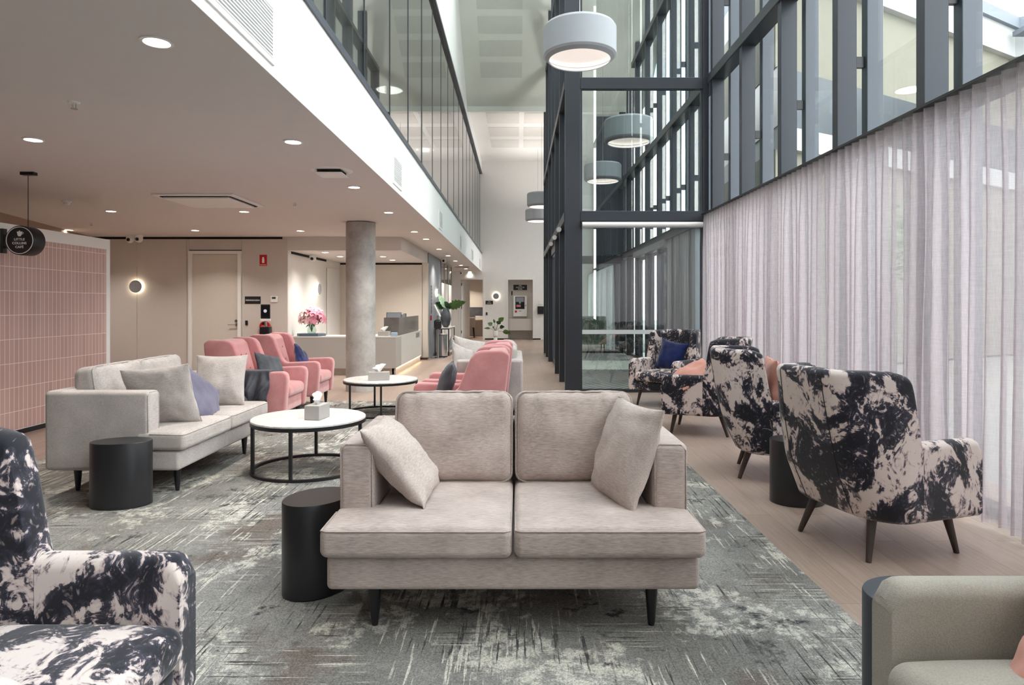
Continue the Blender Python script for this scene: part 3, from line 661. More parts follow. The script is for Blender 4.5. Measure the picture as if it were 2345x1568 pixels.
# ---- courtyard building
P = [(5.2, 13.2), (13.5, 18.0), (15.6, 16.4), (24, 11.0)]
def extr(P, z0, z1, m, off=0, name='wall_band', par=None):
    mb = MB(); pts = [(a, b) for a, b in P]; back = [(a + .2, b + 4) for a, b in P][::-1]
    if off: pts = [(a + off * .4, b - off) for a, b in P]
    mb.prism(pts + back, 'z', z0, z1); return mb.build(name, m, par)
eb = thing('courtyard_building', 'white and beige building across the courtyard with grey parapet', 'building')
for (a, b, m, off, nm) in ((0, 4.5, M['ext_beige'], 0, 'lower_wall'), (4.5, 4.95, M['ext_white'], .12, 'string_course'), (4.95, 6.15, M['ext_dark'], .05, 'glazed_band'),
                       (6.15, 8.1, M['ext_beige'], 0, 'upper_wall'), (8.1, 8.85, M['ext_white'], .15, 'white_band'), (8.85, 9.15, M['ext_grey'], .25, 'parapet')):
    extr(P, a, b, m, off, nm, eb)
MB().box(13.3, 13.75, 17.2, 17.6, 8.55, 8.68).build('wall_light', M['ext_grey'], eb)
struct(MB().box(3.6, 60, -30, 60, -.25, -.05).build('ground', M['paving']), 'paved courtyard outside')
eb2 = thing('outbuilding', 'low pale building seen faintly through the curtain', 'building')
MB().box(11, 16, -6, 6, 0, 3.4).build('wall', M['ext_white'], eb2); MB().box(10.8, 16, -6.2, 6.2, 3.4, 3.6).build('roof', M['ext_grey'], eb2)
for y in (-4, -1, 2): MB().box(10.97, 11, y, y + 1.8, 1, 2.3).build('window', M['ext_dark'], eb2)
# courtyard tree
def tree(x, y, h, label):
    t = thing('courtyard_tree', label, 'tree', (x, y, 0))
    MB().tube([(0, 0, -.05), (.05, 0, h * .4), (.0, .1, h * .6)], .09, r2=.04).build('trunk', M['stem'], t, True)
    rnd = random.Random(3); mb = bmesh.new()
    for i in range(900):
        p = Vector((rnd.gauss(0, .38), rnd.gauss(0, .38), rnd.gauss(0, .3))) * h * .35 + Vector((0, 0, h * .72)); s = .05 + rnd.random() * .05
        a = Vector((rnd.random() - .5, rnd.random() - .5, rnd.random() - .5)).normalized(); b_ = a.orthogonal().normalized()
        mb.faces.new([mb.verts.new(p - a * s), mb.verts.new(p + b_ * s * .5), mb.verts.new(p + a * s), mb.verts.new(p - b_ * s * .5)])
    m_ = MB(); m_.merge(mb); m_.build('foliage', M['leafg'], t)
tree(7.2, 12.6, 3.6, 'small leafy tree outside the glazed entrance door')

# ---- column
tag(MB().lathe([(.228, 0), (.228, HC - .012)], 0, 0, 64).build('column', M['concrete'], smooth=True, loc=(px(826, 0, 10.33).x, 10.33, 0), sharp=40), 'round bare concrete column between lounge and reception', 'column')

# ---- pink tiled screen
ts = thing('tiled_screen', 'pink stacked-tile screen wall in a white frame', 'screen wall', (-5.2, 0, 0))
MB().box(-.16, 0, 4.2, 8.36, .05, 2.18).build('frame', M['white'], ts)
MB().box(0, .008, 4.3, 8.27, .06, 2.05).build('tile_face', M['tiles'], ts)
MB().box(-.15, .002, 4.2, 8.36, 0, .05).build('kick_plate', M['black'], ts)

# ------------------------------------------------------------------ ceiling fittings
def downlight():
    t = thing('downlight', '', 'ceiling light')
    MB().lathe([(.075, 0), (.078, -.006), (.062, -.008), (.058, .0)], 0, 0, 24).build('trim_ring', M['white'], t, True, sharp=50)
    MB().lathe([(.056, -.005), (.056, -.002)], 0, 0, 24).build('lens', M['down'], t)
    return t
DL = [(359, 95, 'large recessed downlight nearest the viewer in the low ceiling'), (76, 319, 'downlight in the ceiling high above the café sign'),
 (671, 324, 'downlight between the fascia edge and the exhaust grille'), (811, 428, 'downlight beyond the exhaust grille near the fascia'),
 (254, 483, 'downlight left of the ceiling cassette'), (559, 484, 'downlight just behind the ceiling cassette'), (890, 486, 'downlight right above the concrete column head'),
 (447, 527, 'downlight over the administration door'), (158, 526, 'downlight over the end of the tiled screen'), (688, 528, 'downlight left of the concrete column head'),
 (949, 530, 'first downlight past the column in the row along the fascia'), (976, 547, 'second downlight past the column in the row along the fascia'),
 (1005.5, 570, 'downlight over the grey wall in the row along the fascia'), (1026, 585, 'downlight over the console table in the row along the fascia'),
 (1042.5, 597, 'downlight over the glazed screen in the row along the fascia'), (1055.7, 607, 'third downlight from the end wall in the row'),
 (1067, 615, 'second downlight from the end wall in the row'), (1076, 621.6, 'downlight nearest the end wall in the row')]
proto = downlight()
for i, (x, y, lab) in enumerate(DL):
    p = onz(x, y, HC); o = proto if i == 0 else dup(proto, p, 0, lab)
    o.location = p; o['label'] = lab; o['group'] = 'downlights in the low ceiling'
    area(o, (0, 0, -.03), .1, 4.6, (1, .93, .85))
for (x, y, lab) in ((745, 577.4, 'downlight above the pink lilies in the dropped ceiling'), (778.5, 586.7, 'downlight left of the column in the dropped ceiling'),
                    (877, 587, 'downlight right of the column in the dropped ceiling'), (899, 595, 'downlight above the computer monitors in the dropped ceiling')):
    p = onz(x, y, 2.39); o = dup(proto, p, 0, lab, 'downlights in the reception ceiling'); area(o, (0, 0, -.03), .1, 3.2, (1, .93, .85), spread=95)
def sprinkler(x, y, lab):
    t = thing('sprinkler', lab, 'sprinkler', onz(x, y, HC), 0, 'ceiling sprinklers')
    MB().lathe([(.035, 0), (.03, -.008), (.01, -.01), (.008, -.04)], 0, 0, 16).build('escutcheon', M['white'], t, True, sharp=40)
    MB().lathe([(.02, -.045), (.02, -.042)], 0, 0, 12).box(-.012, -.009, -.002, .002, -.045, -.01).box(.009, .012, -.002, .002, -.045, -.01).build('deflector', M['steel'], t)
sprinkler(170, 234, 'white sprinkler head between the two nearest left downlights')
sprinkler(675, 463, 'white sprinkler head between the ceiling cassette and the column')
sprinkler(209, 510, 'small sprinkler head over the greige wall lamp')
def detector(x, y, lab, z=HC):
    t = thing('smoke_detector', lab, 'smoke detector', onz(x, y, z), 0, 'smoke detectors')
    MB().lathe([(.055, 0), (.055, -.015), (.04, -.022)], 0, 0, 20).build('base', M['white'], t, True, sharp=40)
    MB().lathe([(.036, -.022), (.036, -.04), (.028, -.05)], 0, 0, 20).build('head', M['white'], t, True, sharp=40)
detector(153, 460, 'white smoke detector right of the café sign cord'); detector(1018, 581, 'white smoke detector above the grey wall end')
ca = thing('ceiling_cassette', 'square white air conditioning cassette in the low ceiling', 'air conditioner', (-3.8, 8.12, HC))
MB().box(-.48, .48, -.48, .48, -.02, 0, .006).build('fascia_panel', M['white'], ca)
MB().rbox(-.39, .39, -.39, .39, -.045, -.024, .01, 6, 2).build('grille', M['white'], ca, True, sharp=50)
MB().box(-.40, .40, -.42, -.395, -.026, -.019).build('air_slot', M['gap'], ca); MB().box(.395, .42, -.40, .40, -.026, -.019).build('air_slot', M['gap'], ca)
MB().box(-.40, .40, .395, .42, -.026, -.019).build('air_slot', M['gap'], ca); MB().box(-.42, -.395, -.40, .40, -.026, -.019).build('air_slot', M['gap'], ca)
ex = thing('exhaust_grille', 'square white exhaust grille with a dark slot near the fascia', 'vent', onz(760, 391, HC))
MB().lathe([(.2, 0), (.19, -.004), (.17, -.005)], 0, 0, 32).build('backing_ring', M['white'], ex, True, sharp=40)
MB().box(-.13, .13, -.13, .13, -.045, -.035, .004).build('cover_plate', M['white'], ex); MB().box(-.11, .11, -.11, .11, -.035, -.004).build('neck', M['gap'], ex)
ex2 = thing('exhaust_grille', 'small square exhaust grille in the ceiling near the end wall', 'vent', onz(1058, 611, HC))
MB().box(-.25, .25, -.1, .1, -.02, 0).build('cover_plate', M['steel'], ex2)
def camera_dome(p, lab, r=.07, flip=False):
    t = thing('security_camera', lab, 'security camera', p, 0, 'dome cameras')
    MB().lathe([(r, 0), (r, -.04), (r * .9, -.05)], 0, 0, 20).build('mount', M['white'], t, True, sharp=40)
    MB().lathe([(0.001, -.13)] + [(r * math.sin(a), -.07 + -r * math.cos(a)) for a in [k * PI / 10 for k in range(1, 10)]] + [(.001, -.0)], 0, 0, 20).build('ball', M['white'], t, True)
    MB().lathe([(.001, -r - .006), (r * .45, -r + .004), (r * .5, -r * .7)], 0, 0, 16, axis='y', cz=-.08).build('lens', M['screen'], t, True)
camera_dome(Vector((px(298, 0, 12.3).x, 12.3, HC)), 'left white camera of the pair over the wall lamp'); camera_dome(Vector((px(318, 0, 12.2).x, 12.2, HC)), 'right camera with black lens of the pair over the wall lamp')
camera_dome(Vector((-4.25, 13.6, 2.385)), 'white camera at the top of the reception side wall'); camera_dome(Vector((px(1016, 0, 18.2).x, 18.2, HC)), 'dome camera at the end of the grey wall')
camera_dome(Vector((px(1056, 0, 25.2).x, 25.2, HC)), 'small dome camera over the far office door', .06)
# fascia grilles
GL = [(2.75, 3.7, 'large louvred grille in the fascia at the top of the photo'), (7.33, 7.82, 'second louvred grille along the fascia, over the exhaust grille'), (11.6, 12.05, 'third louvred grille along the fascia, above the column head'),
      (15.7, 16.2, 'fourth louvred grille along the fascia'), (19.9, 20.4, 'fifth louvred grille along the fascia, second from the end wall'), (24.0, 24.5, 'louvred grille of the fascia nearest the end wall')]
for y0, y1, lab in GL:
    t = thing('fascia_grille', lab, 'vent', (XF, 0, 0), 0, 'louvred grilles in the white fascia')
    MB().box(0, .012, y0 - .03, y0, 2.71, 3.05).box(0, .012, y1, y1 + .03, 2.71, 3.05).box(0, .012, y0, y1, 2.71, 2.74).box(0, .012, y0, y1, 3.02, 3.05).build('frame', M['white'], t)
    m = MB()
    for k in range(14): z = 2.745 + k * .02; m.box(.002, .012, y0, y1, z, z + .009)
    m.build('louvres', M['white'], t); MB().box(.0005, .003, y0, y1, 2.74, 3.02).build('duct_back', M['ext_grey'], t)

# pendants
def pendant(x, y, z, top, lab, proto=[None]):
    t = thing('pendant_lamp', lab, 'pendant light', (x, y, z), 0, 'grey drum pendants')
    MB().lathe([(.385, .0), (.45, .055), (.45, .385), (.425, .42), (.42, .42), (.43, .38), (.43, .06), (.375, .008), (.385, 0)], 0, 0, 72, cap=False).build('shade', M['lamps'], t, True, sharp=30)
    MB().lathe([(.385, -.001), (.4505, .056), (.4505, .06), (.384, .003)], 0, 0, 72, cap=False).build('rim', M['lampd'], t, True, sharp=30)
    MB().lathe([(.426, .07), (.426, .36), (.2, .37), (.001, .375)], 0, 0, 48, cap=False).build('reflector', M['lampin'], t, True, sharp=40)
    MB().tube([(0, 0, .37), (0, 0, top - z)], .004, 6).build('cord', M['steel'], t)
    area(t, (0, 0, .2), .5, 7, (1, .86, .74), spread=150); area(t, (0, 0, .40), .6, 20, (1, .93, .87), (PI, 0, 0), 160, 'added_uplight')  # upward lamp is added to brighten the atrium ceiling and walls
ztopc = lambda y: ztop(y) - .01
for (x, y, z, lab) in ((.77, 8.1, 4.37, 'largest grey drum pendant, hanging before the lobby screen'), (2.03, 11.95, 4.3, 'grey drum pendant behind the glass, nearer of the two in the lobby'),
                       (2.07, 15.9, 4.34, 'grey drum pendant farther back in the lobby'), (.74, 20.1, 4.35, 'upper grey drum pendant seen past the dark posts'), (.73, 23.4, 4.33, 'lower grey drum pendant nearest the end wall')):
    pendant(x, y, z, ztopc(y), lab)

# wall lamps
def wall_lamp(p, rz, lab):
    t = thing('wall_lamp', lab, 'wall light', p, rz, 'round halo wall lamps')
    MB().lathe([(.118, -.06), (.118, -.048)], 0, 0, 40, axis='y').build('disc', M['lampd'], t, True, sharp=40)
    MB().lathe([(.100, -.048), (.10, -.02)], 0, 0, 40, axis='y').build('light_ring', M['ring'], t, True, sharp=40)
    MB().lathe([(.06, -.02), (.06, 0)], 0, 0, 24, axis='y').build('mount', M['white'], t)
wall_lamp(px(314, 656, 12.5), 0, 'round halo wall lamp on the greige wall by the tiled screen')
wall_lamp((-4.39 + .002, px(727, 0, 1).x and 14.35, px(0, 662, 14.35).z), 90, 'halo wall lamp seen edge-on above the lilies')
wall_lamp((-2.22, 17.9, 1.35 + .33), 90, 'halo wall lamp seen edge-on on the grey wall')
wall_lamp(px(1136, 678, YW), 0, 'round halo wall lamp beside the far office door')
wall_lamp((1.9, YW - .01, 1.7), 0, 'round halo wall lamp seen through the lobby glass')

# ------------------------------------------------------------------ furniture builders
def crown(a, ax=2, both=False):
    def fn(v, h):
        o = [i for i in range(3) if i != ax]
        s = 1
        for i in o: s *= max(0, 1 - (abs(v[i]) / h[i]) ** 3)
        if both or v[ax] > 0: v = v.copy(); v[ax] += math.copysign(a * s, v[ax]) * min(1, abs(v[ax]) / (h[ax] * .5))
        return v
    return fn
def make_sofa(m, mc, name, label, group, loc, rz):
    t = thing(name, label, 'sofa', loc, rz, group)
    def puff(v, h):
        v = crown(.034, 1, True)(v, h)
        tp = max(0, v.z / h.z) ** 2
        v.y += .016 * mnoise.noise(v * 7 + Vector((h.x, 3, 0))) + .010 * tp * mnoise.noise(Vector((v.x * 22, v.z * 5, 2))); v.z += .008 * mnoise.noise(v * 6) + .004 * tp * mnoise.noise(Vector((v.x * 26, 1, 0)))
        return v
    MB().rbox(-.757, .757, .0, .9, .184, .323, .022, 10, 3).build('base', m, t, True)
    MB().rbox(-.76, .76, .80, .94, .184, .74, .03, 8, 3).build('back_frame', m, t, True)
    for s in (-1, 1):
        x0, x1 = sorted((s * .61, s * .763))
        o = MB().rbox(x0, x1, .21, .935, .19, .735, .028, 6, 3).build('arm', m, t, True)
        e = .026; c = [(s * .74 - .12 * (1 if s > 0 else -1) * 0, 0, 0)]
        MB().tube([(x0 + .01, .215, .33), (x0 + .008, .215, .705), (x0 + .03, .218, .73), (x1 - .03, .218, .73), (x1 - .008, .215, .705), (x1 - .006, .215, .2)], .0035, 6).build('piping', m, o, True)
    def topfn(v, h):
        w_ = crown(.012, 2)(v, h); w_.z += .003 * mnoise.noise(w_ * 8); return w_
    for s in (-1, 1):
        a, b = sorted((s * .004, s * .775))
        c = MB().rbox(a, b, -.045, .30, .325, .449, .032, 10, 4, fn=topfn)
        a2, b2 = sorted((s * .004, s * .612))
        o = c.rbox(a2, b2, -.04, .80, .326, .4485, .03, 10, 4, fn=topfn).build('seat_cushion', m, t, True)
        MB().tube([(a + .006, .2, .44), (a + .006, -.03, .437), (a + .03, -.042, .437), (b - .03, -.042, .437), (b - .006, -.03, .437), (b - .006, .2, .44)], .0035, 6).build('piping', m, o, True)
    for s in (-1, 1):
        a, b = sorted((s * .004, s * .608))
        mx = Matrix.Translation((0, .62, .45)) @ Matrix.Rotation(R(-9), 4, 'X')
        o = MB().rbox(a, b, .0, .17, 0, .46, .055, 34, 4, fn=puff, mx=mx).build('back_cushion', mc, t, True)
        pts = []
        r_ = .06
        for (cx_, cz_, a0) in ((b - r_, .46 - r_, 0), (a + r_, .46 - r_, 90), (a + r_, r_, 180), (b - r_, r_, 270)):
            for q in range(5):
                an = R(a0 + q * 22.5); pts.append(mx @ Vector((cx_ + (r_ - .006) * math.cos(an), .018, cz_ + (r_ - .006) * math.sin(an))))
        MB().tube(pts, .004, 6, closed=True).build('piping', mc, o, True)
    for (x, y) in ((-.58, .1), (.58, .1), (-.58, .82), (.58, .82)):
        MB().lathe([(.013, 0), (.017, .03), (.026, .14), (.027, .19)], x, y, 20).build('leg', M['black'], t, True, sharp=40)
    return t
s0 = make_sofa(M['sofa'], M['sofa'], 'sofa', 'oatmeal two-seat sofa facing the viewer in the middle of the carpet', 'two-seat fabric sofas', (-.018, 2.65, .009), 0)
s1 = make_sofa(M['sofal'], M['sofal'], 'sofa', 'pale grey two-seat sofa on the left, side-on, holding three pillows', 'two-seat fabric sofas', (-2.36, 5.32, .009), 90)
s2 = dup(s1, (-.88, 7.93, .009), -90, 'pale grey sofa farther back behind the row of pink armchairs')

def pillow(w, h, t, m, loc, rot, name, label, group=None, seed=0, cat='cushion', pinch=.07):
    n = 26; mb = MB(); b = bmesh.new(); g = {}
    for side in (1, -1):
        for i in range(n + 1):
            for j in range(n + 1):
                edge = i in (0, n) or j in (0, n)
                if side == -1 and edge: g[(side, i, j)] = g[(1, i, j)]; continue
                u = math.sin((i / n - .5) * PI) ; v = math.sin((j / n - .5) * PI)
                x = w / 2 * u * (1 - pinch * (1 - v * v) * abs(u)); z = h / 2 * v * (1 - pinch * (1 - u * u) * abs(v))
                th = t / 2 * (max(0, (1 - abs(u) ** 2.4) * (1 - abs(v) ** 2.4))) ** .55
                k = mnoise.noise(Vector((u * 2.2, v * 2.2, seed + side))) * .014 + mnoise.noise(Vector((u * 6 + v * 2, v * 5, seed + side))) * .007
                k += .006 * math.sin(14 * (u + v * .4) + seed) * max(0, abs(u) - .4) * (1 - abs(u))*4
                g[(side, i, j)] = b.verts.new((x, side * th + k * (0 if edge else 1), z))
    for side in (1, -1):
        for i in range(n):
            for j in range(n):
                f = [g[(side, i, j)], g[(side, i + 1, j)], g[(side, i + 1, j + 1)], g[(side, i, j + 1)]]
                try: b.faces.new(f if side == -1 else f[::-1])
                except ValueError: pass
    mb.merge(b); o = mb.build(name, m, smooth=True)
    o.location = loc
    if isinstance(rot[0], tuple):
        xa = Vector(rot[0]).normalized(); za = Vector(rot[1]); za = (za - xa * za.dot(xa)).normalized(); ya = za.cross(xa)
        o.rotation_euler = Matrix((xa, ya, za)).transposed().to_euler()
    else: o.rotation_euler = tuple(R(a) for a in rot)
    return tag(o, label, cat, group)
GP = 'pillows on the sofas'
pillow(.44, .44, .17, M['sofap'], (-.535, 3.05, .635), ((-.04, -1, .02), (-.6, .05, .72)), 'scatter_cushion', 'oatmeal pillow leaning on the left arm of the middle sofa', GP, 1)
pillow(.48, .48, .17, M['sofap'], (.50, 3.05, .665), ((.28, -1, 0), (.32, .1, 1)), 'scatter_cushion', 'oatmeal pillow leaning on the right arm of the middle sofa', GP, 2)
pillow(.50, .48, .16, M['sofal'], (-2.66, 4.90, .665), ((1, .05, .1), (-.14, -.3, 1)), 'scatter_cushion', 'pale grey pillow leaning at the near arm of the left sofa', GP, 3)
pillow(.44, .45, .16, M['sofal'], (-2.63, 5.80, .685), ((1, .1, 0), (0, .22, 1)), 'scatter_cushion', 'pale grey pillow standing at the far arm of the left sofa', GP, 4)
pillow(.44, .44, .10, M['lilac'], (-2.58, 5.36, .585), ((.3, .75, -.6), (-.3, .6, .7)), 'scatter_cushion', 'lilac grey pillow tucked between the two pale ones on the left sofa', GP, 5)
pillow(.44, .44, .14, M['sofal'], (-.62, 7.62, .66), (-16, 16, 60), 'scatter_cushion', 'pale pillow nearer of two on the far sofa', GP, 6)
pillow(.46, .46, .14, M['sofal'], (-.62, 8.38, .70), (-16, 12, 30), 'scatter_cushion', 'pale pillow farther of two on the far sofa', GP, 7)

# ink-print shell chair, front towards -y
def shell_section(path, t, th, zt, zb, lean, r=.045):
    pass
def make_shell_chair(m, name, label, group, loc, rz):
    T = thing(name, label, 'armchair', loc, rz, group)
    # plan path of the outer face, from front of one arm round the back to the other
    XA, YFr, YB, RC = .375, -.37, .33, .22
    pts = []; seg1 = YB - RC - YFr; arc = RC * PI / 2; seg2 = 2 * (XA - RC - .0)
    tot = 2 * seg1 + 2 * arc + seg2
    def path(s):
        if s < seg1: return Vector((-XA, YFr + s)), Vector((1, 0))
        s2_ = s - seg1
        if s2_ < arc: a = s2_ / RC; return Vector((-XA + RC - RC * math.cos(a), YB - RC + RC * math.sin(a))), Vector((math.cos(a), -math.sin(a)))
        s3 = s2_ - arc
        if s3 < seg2: return Vector((-XA + RC + s3, YB)), Vector((0, -1))
        p, n = path(tot - s); return Vector((-p.x, p.y)), Vector((-n.x, n.y))
    def sm(x): x = max(0, min(1, x)); return x * x * (3 - 2 * x)
    mid = tot / 2
    def prof(s):
        d = min(s, tot - s)                      # distance from arm front
        k = .93 * sm((d - .412) / .07) + .07 * sm((d - .46) / .10)
        zt = .63 + .37 * k + .012 * math.cos((s - mid) * 3.2) * k
        Rr = .05
        if d < Rr: zt -= Rr - math.sqrt(max(0, Rr * Rr - (Rr - d) ** 2))
        back = sm((d - .38) / .32)
        zb = .215 - .0 * back
        return zt, zb, back
    def section(s, nseg=26):
        p, n = path(s); zt, zb, back = prof(s); th = .095 + .02 * back; r = .04
        out = []
        def P3(off, z):
            q = p + n * off
            hh = (z - .2)
            lean = sm((min(s, tot - s) - .50) / .28) * (.18 * hh ** 1.0) + back * (.04 * hh - .045 * max(0, 1 - hh / .25)) 
            narrow = 1 - back * .10 * sm((z - .55) / .45)
            bulge = .02 * back * math.sin(min(1, max(0, hh / .8)) * PI)
            return Vector((q.x * narrow, q.y + lean + bulge, z))
        N1 = 11
        out.append(P3(.02, zb)); 
        for i in range(N1): z = zb + .02 + (zt - r - zb - .02) * i / (N1 - 1); out.append(P3(0, z))
        for i in range(1, 6): a = i / 6 * PI / 2; out.append(P3(r - r * math.cos(a), zt - r + r * math.sin(a)))
        for i in range(0, 6): a = i / 6 * PI / 2; out.append(P3(th - r + r * math.sin(a), zt - r + r * math.cos(a)))
        for i in range(N1): z = (zt - r) + (zb + .02 - zt + r) * i / (N1 - 1); out.append(P3(th, z))
        out.append(P3(th - .02, zb))
        return out
    dA = .412
    def part(s0_, s1_, n, nm):
        b = bmesh.new(); rings = [[b.verts.new(v) for v in section(s0_ + (s1_ - s0_) * i / n)] for i in range(n + 1)]
        k = len(rings[0])
        for a, c in zip(rings, rings[1:]):
            for i in range(k): b.faces.new((a[i], a[(i + 1) % k], c[(i + 1) % k], c[i]))
        for rg, rev in ((rings[0], True), (rings[-1], False)):
            cc = b.verts.new(sum((v.co for v in rg), Vector()) / k)
            # fan is non-convex safe enough: pair strip across the section
            b.verts.remove(cc)
            for i in range(k // 2 - 1 + 0):
                j = k - 1 - i
                if j - 1 > i + 1: b.faces.new((rg[i], rg[i + 1], rg[j - 1], rg[j]))
        bmesh.ops.recalc_face_normals(b, faces=b.faces[:])
        return MB().merge(b).build(nm, m, T, True, sharp=50)
    part(.0, dA, 22, 'arm'); bk = part(dA + .002, tot - dA - .002, 110, 'backrest'); part(tot - dA, tot, 22, 'arm')
    # back seams as piping
    for fx in (mid - .17, mid + .17):
        sec = section(fx); MB().tube([v + Vector((0, .001, 0)) for v in sec[1:14]], .0028, 5).build('seam', M['signk'], bk, True)
    MB().rbox(-.285, .285, -.36, .24, .22, .335, .025, 6, 3).build('seat_base', m, T, True)
    def topfn(v, h):
        q = crown(.03, 2)(v, h); return q
    MB().rbox(-.275, .275, -.40, .25, .335, .455, .05, 10, 4, fn=topfn).build('seat_cushion', m, T, True)
    for (x, y, fx, fy) in ((-.26, -.24, -.295, -.285), (.26, -.24, .295, -.285), (-.2, .2, -.25, .28), (.2, .2, .25, .28)):
        MB().tube([(fx, fy, 0.0), (fx + (x - fx) * .5, fy + (y - fy) * .5, .12), (x, y, .235)], .014, 16, r2=.027).build('leg', M['leg'], T, True, sharp=40)
    return T
GI = 'ink-print armchairs'
c1 = make_shell_chair(M['ink'], 'armchair', 'ink-print armchair seen from behind, nearest the mauve curtain on the right', GI, (2.03, 3.76, 0), 108)
dup(c1, (2.07, 5.25, 0), 72, 'ink-print armchair directly behind the nearest one on the right, holding a peach cushion')
dup(c1, (1.98, 7.02, 0), -112, 'ink-print armchair turned side-on with a peach cushion over its arm')
dup(c1, (2.03, 8.85, 0), -45, 'ink-print armchair in front of the lobby glass holding a navy cushion')
dup(c1, (-1.33, 1.58, 0), 90, 'ink-print armchair cut off at the lower left corner')
c6 = make_shell_chair(M['armc'], 'armchair', 'plain sage grey armchair cut off at the lower right corner', None, (1.375, 1.40, 0), -90); c6.scale = (1, 1.12, 1)
pillow(.42, .42, .15, M['navy'], (2.10, 8.93, .66), (-18, 8, -42), 'scatter_cushion', 'navy cushion on the ink-print chair by the lobby glass', None, 11, pinch=.12)
pillow(.46, .46, .14, M['peach'], (1.86, 6.93, .62), (-62, 10, -80), 'scatter_cushion', 'peach cushion spilling over the arm of the side-on ink-print chair', None, 12)
pillow(.48, .48, .15, M['peach'], (2.02, 5.12, .70), (-8, 0, 78), 'scatter_cushion', 'peach cushion in the second ink-print chair from the right front', None, 13)
pillow(.44, .44, .14, M['peach'], (2.10, 3.78, .66), (-14, 0, 108), 'scatter_cushion', 'peach cushion barely seen past the nearest ink-print chair', None, 14)
pillow(.36, .34, .12, M['peach'], (1.32, 1.46, .575), ((.3, -1, .1), (.9, .1, 1)), 'scatter_cushion', 'peach cushion on the sage grey chair at the right edge', None, 15)

def make_pink(label, group, loc, rz):
    T = thing('wing_armchair', label, 'armchair', loc, rz, group)
    side = [(-.42, .17), (-.45, .54), (-.44, .595), (-.40, .62), (-.02, .605), (.03, .65), (.13, .90), (.17, .945), (.22, .96), (.40, .965), (.455, .93), (.45, .86), (.37, .17)]
    for s in (-1, 1):
        a, b = sorted((s * .265, s * .372))
        MB().prism(side, 'x', a, b, .022, 3).build('side_panel', M['pink'], T, True, sharp=50)
    bk = MB().prism([(.10, .33), (.15, .60), (.235, .90), (.28, .945), (.41, .95), (.44, .90), (.36, .19), (.2, .19)], 'x', -.268, .268, .02, 3).build('backrest', M['pink'], T, True, sharp=50)
    for x in (-.14, 0, .14):
        for z, y in ((.62, .155), (.78, .20)): MB().lathe([(.001, -.012), (.01, -.008), (.012, 0)], x, y, 12, axis='y', cz=z).build('button', M['pink'], bk, True)
    MB().rbox(-.262, .262, -.40, .3, .17, .325, .02, 4, 3).build('base', M['pink'], T, True)
    MB().rbox(-.262, .262, -.44, .16, .325, .455, .05, 10, 4, fn=crown(.025, 2)).build('seat_cushion', M['pink'], T, True)
    for x, y in ((-.3, -.34), (.3, -.34), (-.3, .3), (.3, .3)): MB().lathe([(.016, 0), (.028, .175)], x, y, 16).build('leg', M['black'], T, True, sharp=40)
    return T
p1 = make_pink('pink velvet wing armchair holding a charcoal cushion, with a jacket on its arm', 'pink wing armchairs', (-2.93, 7.42, .009), 90)
dup(p1, (-2.98, 8.72, .009), 90, 'pink velvet wing armchair holding a navy cushion, beside the one with the jacket')
dup(p1, (-.52, 5.80, .009), -90, 'pink velvet wing armchair directly behind the middle sofa, seen from its side')
dup(p1, (-.50, 6.72, .009), -90, 'pink velvet wing armchair between its twin and the far grey sofa')
pillow(.42, .38, .13, M['charcoal'], (-2.78, 7.38, .62), (-26, 12, 70), 'scatter_cushion', 'charcoal cushion on the pink chair with the jacket', None, 21)
pillow(.36, .36, .13, M['navy'], (-2.86, 8.70, .62), (-24, 30, 80), 'scatter_cushion', 'navy cushion on the farther left pink chair', None, 22)
pillow(.40, .40, .14, M['charcoal'], (-.63, 5.80, .65), (-16, 0, -86), 'scatter_cushion', 'charcoal cushion on the pink chair behind the middle sofa', None, 23)
# jacket on the arm
def jacket():
    def fn(u, v):
        x = -3.16 + u * .50; q = v * (.78 + .22 * mnoise.noise(Vector((u * 3, 0, 2)))); hem = mnoise.noise(Vector((u * 4, 3, 3)))
        if q < .13: y, z = 7.16 - q, .645
        else: y, z = 7.03, .645 - (q - .13) * .95
        f = min(1, max(0, q - .1) * 4)
        y -= f * (.055 + .08 * mnoise.noise(Vector((u * 5 + v, v * 2.5, 1))) + .06 * mnoise.noise(Vector((u * 11 + v * 6, v * 5, 4))))
        x += f * (.04 * mnoise.noise(Vector((u * 3, v * 4, 8))) - .10 * (u - .6) * v)
        return (x, y, max(z, .04))
    return tag(MB().grid(fn, 60, 50).build('jacket', M['jacket'], smooth=True), 'dark grey jacket draped over the near arm of a pink chair', 'jacket')
jk = jacket(); sol = jk.modifiers.new('thickness', 'SOLIDIFY'); sol.thickness = .012; sol.offset = 1
bag = thing('backpack', 'black backpack on the floor beside the pink chair', 'bag', (-3.0, 6.88, .009), 0)
MB().rbox(-.17, .15, -.1, .1, 0, .38, .06, 6, 4).build('body', M['jacket'], bag, True)
MB().tube([(-.08, -.1, .3), (-.08, -.13, .2), (-.08, -.1, .08)], .014).build('strap', M['black'], bag, True)

